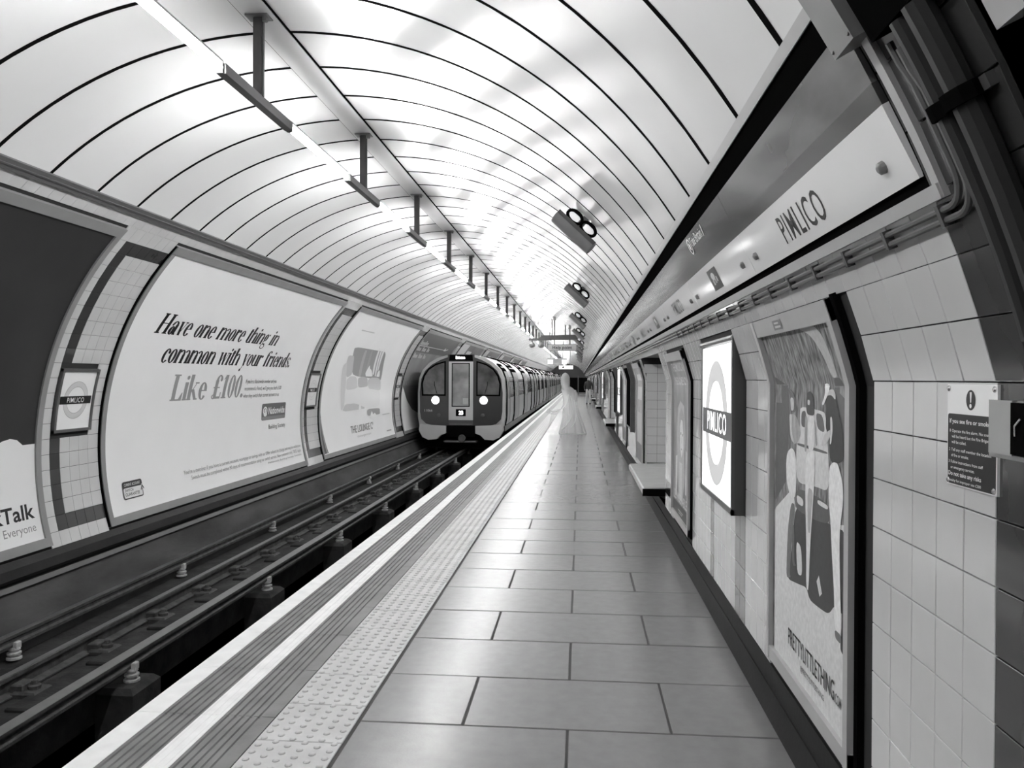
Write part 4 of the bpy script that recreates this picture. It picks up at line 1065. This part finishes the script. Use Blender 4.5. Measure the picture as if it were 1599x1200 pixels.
# =================================================================== HANGING SIGNS
def ceil_z(x): return CZ+math.sqrt(R*R-(x-CX)**2)
t = thing('help_point_sign', (-.62, 27.2, 2.58), 'grey hanging sign reading Help point', 'sign')
MB().box(-1.10, -.135, 27.17, 27.23, 2.575, 2.80).build('panel', mat('help_panel', .42, .4, .4), t)
f = MB()
for z in (2.575, 2.79): f.box(-1.105, -.13, 27.165, 27.235, z, z+.012)
for x in (-1.105, -.142): f.box(x, x+.012, 27.165, 27.235, 2.575, 2.80)
f.build('frame', M_DGREY, t)
F = Flat(); F.shape(text('Help point', .66, .105, .015), -.95, 2.64, .02)
F.lay_on(lambda x, v, n: (x, 27.168-n, v)).build('lettering', M_INKF, t)
for x in (-.885, -.36):
    MB().box(x-.018, x+.018, 27.18, 27.22, 2.80, ceil_z(x)-.02).build('pole', M_DGREY, t); MB().box(x-.05, x+.05, 27.15, 27.25, ceil_z(x)-.14, ceil_z(x)-.005).build('ceiling_mount', M_MGREY, t)
t = thing('camera_gantry', (-1, 28.7, 3.0), 'dark beam with two hanging dome cameras behind the help sign', 'camera gantry')
MB().prism([(-1.86, 3.00), (-1.86, 3.06), (-1.82, 3.08), (-1.50, 3.08), (-1.36, 3.19), (-.12, 3.21), (-.12, 3.03), (-1.36, 3.00), (-1.40, 2.99)], 28.65, 28.75).build('beam', M_DGREY, t)
for x in (-1.02, -.93, -.54): MB().box(x-.02, x+.02, 28.68, 28.72, 3.15, ceil_z(x)-.01).build('pole', M_DGREY, t)
MB().box(-1.13, -1.07, 28.66, 28.74, 3.2, 3.3).build('stub', M_MGREY, t)
for x in (-1.74, -1.42):
    d = MB(); d.tube([(x, 28.7, 3.0), (x, 28.7, 2.90)], .025, 8).build('stem', M_DGREY, t)
    MB().lathe([(.02, .14), (.06, .13), (.10, .08), (.11, .03), (.10, -.02), (.06, -.06), (.01, -.075)], x, 28.7, 14, cz=2.80).build('dome_camera', M_MGREY, t, True)
t = thing('train_indicator', (-1.3, 46, 2.5), 'lit train indicator hanging beyond the help sign', 'sign')
MB().box(-1.9, -.78, 45.9, 46.1, 2.44, 2.80).build('case', M_LGREY, t)
for a, c in ((-1.88, -1.58), (-1.05, -.80)): MB().box(a, c, 45.88, 45.9, 2.47, 2.72).build('lit_panel', M_SIGNL, t)
for x in (-1.7, -1.0): MB().box(x-.02, x+.02, 45.98, 46.02, 2.8, ceil_z(x)).build('pole', M_MGREY, t)
t = thing('exit_sign', (-1, 56, 2.3), 'white lit way-out sign far down the platform', 'sign')
MB().box(-1.5, -.5, 55.95, 56.05, 2.29, 2.56).build('case', M_LGREY, t); MB().box(-1.49, -.51, 55.94, 55.95, 2.30, 2.55).build('lit_face', M_SIGNL, t)
MB().box(-1.26, -1.14, 55.93, 55.94, 2.36, 2.50).build('symbol', M_DGREY, t)
for x in (-1.3, -.7): MB().box(x-.02, x+.02, 55.98, 56.02, 2.56, ceil_z(x)).build('pole', M_MGREY, t)
t = thing('end_barrier', (0, 80, 0), 'dark barrier across the far end of the platform', 'barrier')
MB().box(-1.4, .93, 80.0, 80.12, .25, 1.75).build('panel', M_BLACK, t); MB().box(-1.4, .93, 79.97, 80.0, .05, .25).build('foot_rail', M_MGREY, t)
for x in (-1.35, -.2, .88): MB().box(x-.05, x+.05, 79.95, 80.15, 0, 1.95).build('post', M_DGREY, t)

# =================================================================== TRAIN
TX, TYF = -3.545, 23.5
M_BODY = mat('train_body', .52, .32, .5, coat=.2, var=.04, scale=2)
M_MASK = mat('train_front_dark', .04, .28, .5, coat=.4)
M_GLASS = mat('train_glass', .035, .08, .5, coat=.6)
M_PANE = mat('train_lit_pane', .30, .2, .5, var=.15, scale=4)
M_DOOR = mat('train_door', .33, .35, .5, var=.04)
tr = thing('train', (TX, TYF, -.58), 'underground train with lit headlamps arriving at the platform', 'train')
half = [(1.26, .17), (1.31, .45), (1.315, 1.2), (1.28, 1.62), (1.17, 1.88), (.98, 2.08), (.72, 2.23), (.42, 2.32), (0, 2.345)]
def outline(s=1., d=0.):
    r = [(TX+(x-d if x > 0 else x)*s, z-(d if z > 2 else 0)) for x, z in half]
    l = [(TX-(x-d if x > 0 else x)*s, z-(d if z > 2 else 0)) for x, z in half[::-1][1:]]
    return r+l
def side(z):                                    # half-width of the body at a height
    for (x0, z0), (x1, z1) in zip(half, half[1:]):
        if z0 <= z <= z1: return x0+(x1-x0)*(z-z0)/(z1-z0)
    return half[0][0]
CL = 16.3
def side_panel(b, y0, y1, z0, z1, n0, n1, seg):
    vs = []
    for i in range(seg+1):
        z = z0+(z1-z0)*i/seg; x = TX+side(z)
        for y, n in ((y0, n0), (y1, n0), (y1, n1), (y0, n1)): vs.append((x+n, y, z+n*(.6 if z > 1.7 else 0)))
    f = [(i*4+k, i*4+(k+1) % 4, i*4+4+(k+1) % 4, i*4+4+k) for i in range(seg) for k in range(4)]+[(3, 2, 1, 0), tuple(seg*4+k for k in range(4))]
    return b.add(vs, f)
bodym = None
for ci in range(6):
    y0 = TYF+.06+ci*(CL+.35); y1 = y0+CL
    car = MB().prism(outline(), y0, y1).build('car_body', M_BODY, tr, True)
    MB().box(TX-1.15, TX+1.15, y0+.2, y1-.2, -.42, .18).build('underframe', M_BLACK, car)
    if ci: MB().prism(outline(.9), y0-.36, y0).build('gangway', M_BLACK, car)
    MB().prism([(TX+1.24, .02), (TX+1.29, .02), (TX+1.29, .19), (TX+1.24, .19)], y0+.3, y1).build('sill', M_DGREY, car)
    for yc, hw in ((y0+.95, .38), (y0+4.2, .85), (y0+8.95, .85), (y0+13.6, .85), (y1-.8, .3)):
        fr = MB(); side_panel(fr, yc-hw-.15, yc+hw+.15, .19, 2.06, .0, .03, 10); fr.build('door_frame', M_BLACK, car)
        lv = [(yc-hw, yc+hw)] if hw < .5 else [(yc-hw, yc-.012), (yc+.012, yc+hw)]
        for a, c in lv:
            dr = side_panel(MB(), a, c, .21, 1.97, .01, .034, 10).build('door', M_DOOR, car)
        q = MB()
        for a, c in lv: side_panel(q, a+.14, c-.14, 1.0, 1.66, .03, .037, 4)
        q.build('door_window', M_PANE, car)
    for a, c in ((y0+1.55, y0+3.1), (y0+5.3, y0+7.9), (y0+10.0, y0+12.5)):
        side_panel(MB(), a, c, 1.02, 1.66, .0, .008, 5).build('window', M_GLASS, car)
    # black tubes standing in for the dark gaps over the door edges
    q = MB()
    for yc in (y0+4.2, y0+8.95, y0+13.6):
        for s in (-.95, .95):
            p = [(TX+x, z+.012) for x, z in half[4:]]
            q.tube([(x, yc+s, z) for x, z in p], .028, 6)
    q.build('roof_gap_line', M_BLACK, car)
# front
fr = thing('cab_front', (TX, TYF, -.58)); fr.parent = tr; fr.location = (0, 0, 0); BASE[fr.name] = (TX, TYF, -.58)
def face(pts, y0, y1, nm, m, parent=None): return MB().prism([(TX+x, z) for x, z in pts], y0, y1).build(nm, m, parent or fr, False)
bm_ = [(1.20, .40), (1.24, .62), (1.245, 1.2), (1.20, 1.60), (1.08, 1.85), (.88, 2.03), (.62, 2.17), (.40, 2.25), (.40, 2.33)]
lw = [(1.05, .27), (.80, .20)]
m_out = [(x, z) for x, z in [(.8, .20), (1.05, .26)]+bm_]+[(-x, z) for x, z in ([(.8, .20), (1.05, .26)]+bm_)[::-1]]
face(m_out, TYF-.01, TYF+.1, 'mask', M_MASK)
for s in (-1, 1):
    wn = [(s*.50, 1.14), (s*1.13, 1.14), (s*1.15, 1.45), (s*1.09, 1.68), (s*.96, 1.87), (s*.75, 2.01), (s*.50, 2.09)]
    wf = [(s*.46, 1.09), (s*1.18, 1.09), (s*1.20, 1.47), (s*1.13, 1.72), (s*.98, 1.92), (s*.76, 2.06), (s*.46, 2.14)]
    face(wf, TYF-.018, TYF+.02, 'window_frame', M_BLACK); p = face(wn, TYF-.026, TYF+.01, 'windscreen', mat('cab_glass', .10, .08, .5, coat=.6, var=.5, scale=2.5))
    MB().tube([(TX+s*.72, TYF-.04, 1.16), (TX+s*.80, TYF-.04, 1.42), (TX+s*.80, TYF-.04, 1.52)], .008, 6).build('wiper', M_BLACK, fr)
    hx, hz = TX-.04+s*.725, .965
    MB().lathe([(.135, 0), (.14, -.02), (.12, -.03)], hx, TYF-.01, 20, axis='y', cz=hz).build('headlamp_housing', M_MGREY, fr, True)
    MB().lathe([(.115, 0), (.11, -.012), (.06, -.022)], hx, TYF-.036, 20, axis='y', cz=hz).build('headlamp', M_HEAD, fr, True)
    MB().lathe([(.06, 0), (.06, -.02), (.03, -.03)], TX+s*.66, TYF-.01, 14, axis='y', cz=.52).build('tail_lamp', mat('tail_lens', .10, .2, .5), fr, True)
    sk_ = [(s*.44, .20), (s*1.24, .24), (s*1.26, .05), (s*1.16, -.14), (s*.98, -.22), (s*.72, -.20), (s*.60, -.08), (s*.44, -.02)]
    MB().prism([(TX+x, z) for x, z in sk_], TYF-.05, TYF+.5).build('skirt', M_BODY, fr)
dr = face([(-.365, .37), (.365, .37), (.365, 2.12), (-.365, 2.12)], TYF-.03, TYF+.02, 'front_door', mat('front_door', .55, .4, .5))
face([(-.275, .77), (.265, .77), (.265, 2.08), (-.275, 2.08)], TYF-.036, TYF, 'door_window_frame', M_BLACK)
face([(-.245, .80), (.235, .80), (.235, 2.05), (-.245, 2.05)], TYF-.042, TYF, 'door_window', mat('front_door_glass', .30, .1, .5, coat=.4, var=.35, scale=2))
face([(.06, .85), (.22, .85), (.22, 1.03), (.06, 1.03)], TYF-.045, TYF-.04, 'notice', M_LGREY)
face([(-.36, 2.145), (.36, 2.145), (.34, 2.325), (-.34, 2.325)], TYF-.03, TYF+.05, 'destination_box', M_BLACK)
face([(-.15, .49), (.15, .49), (.15, .70), (-.15, .70)], TYF-.04, TYF, 'number_box', M_BLACK)
face([(-.36, .22), (.36, .22), (.36, .34), (-.36, .34)], TYF-.05, TYF+.02, 'step', M_DGREY); face([(-.34, .245), (.34, .245), (.34, .26), (-.34, .26)], TYF-.06, TYF-.04, 'step_edge', M_MGREY)
F = Flat(); F.shape(text('Brixton', .27, .085, .02), TX-.15, 2.20, 1); F.shape(text('23', .13, .11, .03), TX-.06, .54, 1)
F.lay_on(lambda x, v, n: (x, TYF-.043-n, v)).build('lit_lettering', M_LED, fr)
F = Flat(); F.shape(text('11066', .24, .07), TX-1.1, .62, .5); F.lay_on(lambda x, v, n: (x, TYF-.012-n, v)).build('unit_number', M_INKF, fr)
MB().box(TX-.43, TX+.43, TYF-.02, TYF+.4, -.12, .21).build('coupler_pocket', M_BLACK, fr)
q = MB(); q.box(TX-.48, TX+.48, TYF-.10, TYF+.3, -.30, -.24); q.lathe([(.10, 0), (.12, -.10), (.10, -.16)], TX+.05, TYF-.02, 14, axis='y', cz=-.17); q.build('coupler', M_DGREY, fr)
MB().box(TX-.50, TX+.48, TYF-.13, TYF-.10, -.27, -.245).build('step_bar', M_MGREY, fr)
MB().box(TX-1.0, TX+1.0, TYF+.3, TYF+1.2, -.5, .15).build('bogie', M_BLACK, fr)

# =================================================================== PEOPLE
def veil_mat(al, g=.85):
    m = bpy.data.materials.new('sheer_white_cloth'); m.use_nodes = True; nt = m.node_tree; nt.nodes.clear()
    o = nt.nodes.new('ShaderNodeOutputMaterial'); mx = nt.nodes.new('ShaderNodeMixShader'); tp = nt.nodes.new('ShaderNodeBsdfTransparent')
    d = nt.nodes.new('ShaderNodeBsdfDiffuse'); tl_ = nt.nodes.new('ShaderNodeBsdfTranslucent'); ad = nt.nodes.new('ShaderNodeMixShader')
    for n in (d, tl_): n.inputs['Color'].default_value = (g, g, g, 1)
    ad.inputs[0].default_value = .4; nt.links.new(d.outputs[0], ad.inputs[1]); nt.links.new(tl_.outputs[0], ad.inputs[2])
    mx.inputs[0].default_value = al; nt.links.new(tp.outputs[0], mx.inputs[1]); nt.links.new(ad.outputs[0], mx.inputs[2]); nt.links.new(mx.outputs[0], o.inputs[0])
    return m
M_VEIL = veil_mat(.36); M_VEILT = veil_mat(.28); M_VEILF = veil_mat(.55)
GX, GY = -.42, 23.5
gh = thing('person', (GX, GY, 0), 'see-through pale figure in a long veil and trailing gown walking the platform', 'person')
def lerp_tab(tab, z):
    for (a, *va), (c, *vc) in zip(tab, tab[1:]):
        if a <= z <= c: k = (z-a)/(c-a); return [p+(q-p)*k for p, q in zip(va, vc)]
    return list(tab[-1][1:] if z > tab[-1][0] else tab[0][1:])
def cloth(tab, z0, z1, nz, seg, amp, ph, open_top=False):
    vs = []
    for i in range(nz+1):
        z = z0+(z1-z0)*i/nz; cx, cy, rx, ry = lerp_tab(tab, z)
        for k in range(seg):
            q = 2*PI*k/seg; fold = 1+amp*(1-z/1.9)*(math.sin(7*q+ph+z*1.5)+.5*math.sin(13*q+2*ph-z))
            vs.append((GX+cx+rx*fold*math.cos(q), GY+cy+ry*fold*math.sin(q), z))
    f = [(i*seg+k, i*seg+(k+1) % seg, (i+1)*seg+(k+1) % seg, (i+1)*seg+k) for i in range(nz) for k in range(seg)]
    return MB().add(vs, f)
gown = [(.0, .20, .0, .37, .30), (.2, .19, 0, .33, .27), (.45, .17, 0, .27, .23), (.75, .13, 0, .215, .18), (1.0, .11, 0, .19, .15), (1.15, .10, 0, .20, .13), (1.28, .07, 0, .20, .12), (1.36, .03, 0, .15, .10), (1.42, .0, 0, .07, .07), (1.50, -.015, 0, .055, .06), (1.56, -.02, -.01, .065, .08), (1.63, -.02, -.01, .08, .10), (1.70, -.02, -.01, .082, .10), (1.755, -.02, 0, .06, .075), (1.78, -.02, 0, .015, .02)]
bd = cloth(gown, .0, 1.78, 60, 72, .11, .4)
for i, (x, y, z) in enumerate(bd.v):            # features of the veiled face: brow, eye sockets, nose, mouth
    dx, dy = x-(GX-.02), y-GY
    if dy < -.05 and 1.54 < z < 1.76 and abs(dx) < .07:
        d_ = -.03*math.exp(-(dx/.012)**2-((z-1.645)/.03)**2)+.02*(math.exp(-((abs(dx)-.03)/.014)**2-((z-1.675)/.014)**2))+.01*math.exp(-(dx/.03)**2-((z-1.595)/.01)**2)
        bd.v[i] = (x, y+d_, z)
bd.build('gown', M_VEIL, gh, True)
fc = MB().lathe([(.005, -.105), (.035, -.09), (.055, -.05), (.062, 0), (.058, .05), (.035, .085), (.005, .095)], GX-.02, GY-.03, 14, cz=1.645)
for i, (x, y, z) in enumerate(fc.v):
    if y < GY-.06: fc.v[i] = (x, y-.018*math.exp(-((x-GX+.02)/.014)**2-((z-1.64)/.03)**2), z)
fc.build('face', veil_mat(.85, .12), gh, True)
for dx in (-.026, .026): MB().lathe([(.003, -.008), (.013, -.003), (.013, .003), (.003, .008)], GX-.02+dx, GY-.088, 10, cz=1.665).build('eye', veil_mat(.6, .06), gh, True)
MB().lathe([(.004, -.006), (.02, -.002), (.02, .002), (.004, .006)], GX-.02, GY-.082, 10, cz=1.592).build('mouth', veil_mat(.6, .08), gh, True)
hood = [(1.14, .0, -.04, .012, .02), (1.2, .0, -.03, .05, .06), (1.3, .0, -.02, .095, .10), (1.42, -.01, -.01, .125, .125), (1.55, -.02, 0, .137, .135), (1.66, -.02, 0, .13, .135), (1.74, -.02, 0, .095, .10), (1.79, -.02, 0, .045, .05), (1.80, -.02, 0, .008, .008)]
cloth(hood, 1.14, 1.80, 24, 32, .04, 1.3).build('veil', M_VEIL, gh, True)
def sheet(fn, nu, nv, nm, m):
    vs = [tuple(fn(i/nu, j/nv)) for i in range(nu+1) for j in range(nv+1)]
    MB().add(vs, [(i*(nv+1)+j, i*(nv+1)+j+1, (i+1)*(nv+1)+j+1, (i+1)*(nv+1)+j) for i in range(nu) for j in range(nv)]).build(nm, m, gh, True)
def wing(u, v):                                 # sheer sleeve held out to the left
    top = Vector((GX-.10-.33*u, GY-.04-.08*u, 1.33-.30*u)); bot = Vector((GX+.02-.62*u+.12*math.sin(3*u), GY-.12-.12*u, .72-.10*u))
    p = top.lerp(bot, v); p.y += .05*math.sin(9*v+4*u)*u; p.z -= .12*math.sin(PI*u)*v; return p
sheet(wing, 14, 12, 'trailing_sleeve', M_VEILT)
def train_(u, v):                               # thin cloth trailing towards the platform edge
    top = Vector((GX+.02-.45*v, GY-.14-.05*v, .78-.10*v)); bot = Vector((GX-.05-.48*v, GY-.30-.06*v, .02+.03*math.sin(7*v)**2))
    p = top.lerp(bot, u); p.y -= .08*math.sin(PI*u); p.x += .03*math.sin(8*v+2*u); return p
sheet(train_, 12, 16, 'trailing_hem', M_VEILT)
def hand(x, y, z, s):                           # gathered cloth over the right hand
    MB().lathe([(.01, .05), (.035, .035), (.045, 0), (.04, -.05), (.02, -.09)], x, y, 12, cz=z).build('veiled_hand', M_VEIL, gh, True)
hand(GX+.30, GY-.04, 1.0, 1)
arm = MB().tube([(GX+.24, GY, 1.27), (GX+.30, GY-.01, 1.14), (GX+.31, GY-.04, 1.02)], [.06, .055, .04], 12).build('veiled_arm', M_VEIL, gh, True)
def curve(pts, n=8):
    out = []
    P = [Vector(pts[0])]+[Vector(q) for q in pts]+[Vector(pts[-1])]
    for i in range(1, len(P)-2):
        for k in range(n):
            t_ = k/n; out.append(.5*((2*P[i])+(P[i+1]-P[i-1])*t_+(2*P[i-1]-5*P[i]+4*P[i+1]-P[i+2])*t_*t_+(3*P[i]-P[i-1]-3*P[i+1]+P[i+2])*t_**3))
    out.append(P[-2]); return out
for pts, r_ in (([(.08, -.16, 1.16), (.03, -.2, .92), (-.12, -.24, .74), (-.35, -.26, .66), (-.48, -.2, .72)], .013), ([(.14, -.16, 1.12), (.2, -.2, .8), (.16, -.26, .5), (.02, -.3, .27), (-.1, -.33, .16)], .015), ([(.24, -.14, 1.0), (.3, -.2, .7), (.28, -.26, .4), (.16, -.31, .2)], .012), ([(.3, -.1, .95), (.40, -.14, .5), (.50, -.2, .2), (.56, -.2, .03)], .016), ([(-.16, -.31, .03), (.05, -.32, .01), (.3, -.31, .012), (.5, -.24, .012), (.575, -.12, .02)], .012)):
    MB().tube([(GX+p[0], GY+p[1], p[2]) for p in curve(pts)], r_, 8).build('fold', M_VEILF, gh, True)
# bystander in the distance
def skin_person(x, y, label):
    t = thing('person', (x, y, 0), label, 'person')
    J = {'pel': (0, 0, .92, .13), 'sp': (0, 0, 1.15, .13), 'ch': (0, 0, 1.36, .16), 'nk': (0, 0, 1.48, .055), 'hd': (0, -.01, 1.60, .09), 'tp': (0, 0, 1.71, .06),
         'hl': (-.09, 0, .86, .095), 'kl': (-.10, -.02, .48, .065), 'al': (-.10, .02, .09, .045), 'tl': (-.10, -.13, .04, .035), 'hr': (.09, 0, .86, .095), 'kr': (.10, -.02, .48, .065), 'ar': (.10, .02, .09, .045), 'tr': (.10, -.13, .04, .035),
         'sl': (-.19, 0, 1.40, .06), 'el': (-.25, .02, 1.12, .045), 'wl': (-.22, -.10, .90, .035), 'sr': (.19, 0, 1.40, .06), 'er': (.25, .02, 1.12, .045), 'wr': (.22, -.10, .90, .035)}
    E_ = [('pel', 'sp'), ('sp', 'ch'), ('ch', 'nk'), ('nk', 'hd'), ('hd', 'tp'), ('pel', 'hl'), ('hl', 'kl'), ('kl', 'al'), ('al', 'tl'), ('pel', 'hr'), ('hr', 'kr'), ('kr', 'ar'), ('ar', 'tr'), ('ch', 'sl'), ('sl', 'el'), ('el', 'wl'), ('ch', 'sr'), ('sr', 'er'), ('er', 'wr')]
    keys = list(J); me = bpy.data.meshes.new('body'); me.from_pydata([J[k][:3] for k in keys], [(keys.index(a), keys.index(c)) for a, c in E_], [])
    o = bpy.data.objects.new('body', me); COL.objects.link(o)
    md = o.modifiers.new('skin', 'SKIN')
    for i, k in enumerate(keys):
        s = me.skin_vertices[0].data[i]; s.radius = (J[k][3], J[k][3]); s.use_root = (k == 'pel')
    sb = o.modifiers.new('sub', 'SUBSURF'); sb.levels = 1; sb.render_levels = 1
    dg = bpy.context.evaluated_depsgraph_get(); m2 = bpy.data.meshes.new_from_object(o.evaluated_get(dg)); m2.name = 'body'
    o.modifiers.clear(); o.data = m2; o.parent = t
    m2.materials.clear()
    for mm in (mat('dark_jacket', .03, .8), mat('pale_trousers', .55, .8), mat('skin_tone', .35, .6), M_BLACK): m2.materials.append(mm)
    for p in m2.polygons:
        c = p.center; p.material_index = 2 if (c.z > 1.52 and c.y < .0) or (c.z < .95 and abs(c.x) > .19) else (1 if .12 < c.z < .95 else (3 if c.z <= .12 else 0))
        p.use_smooth = True
    return t
skin_person(.52, 50, 'person in a dark jacket and pale trousers standing far off by the wall')
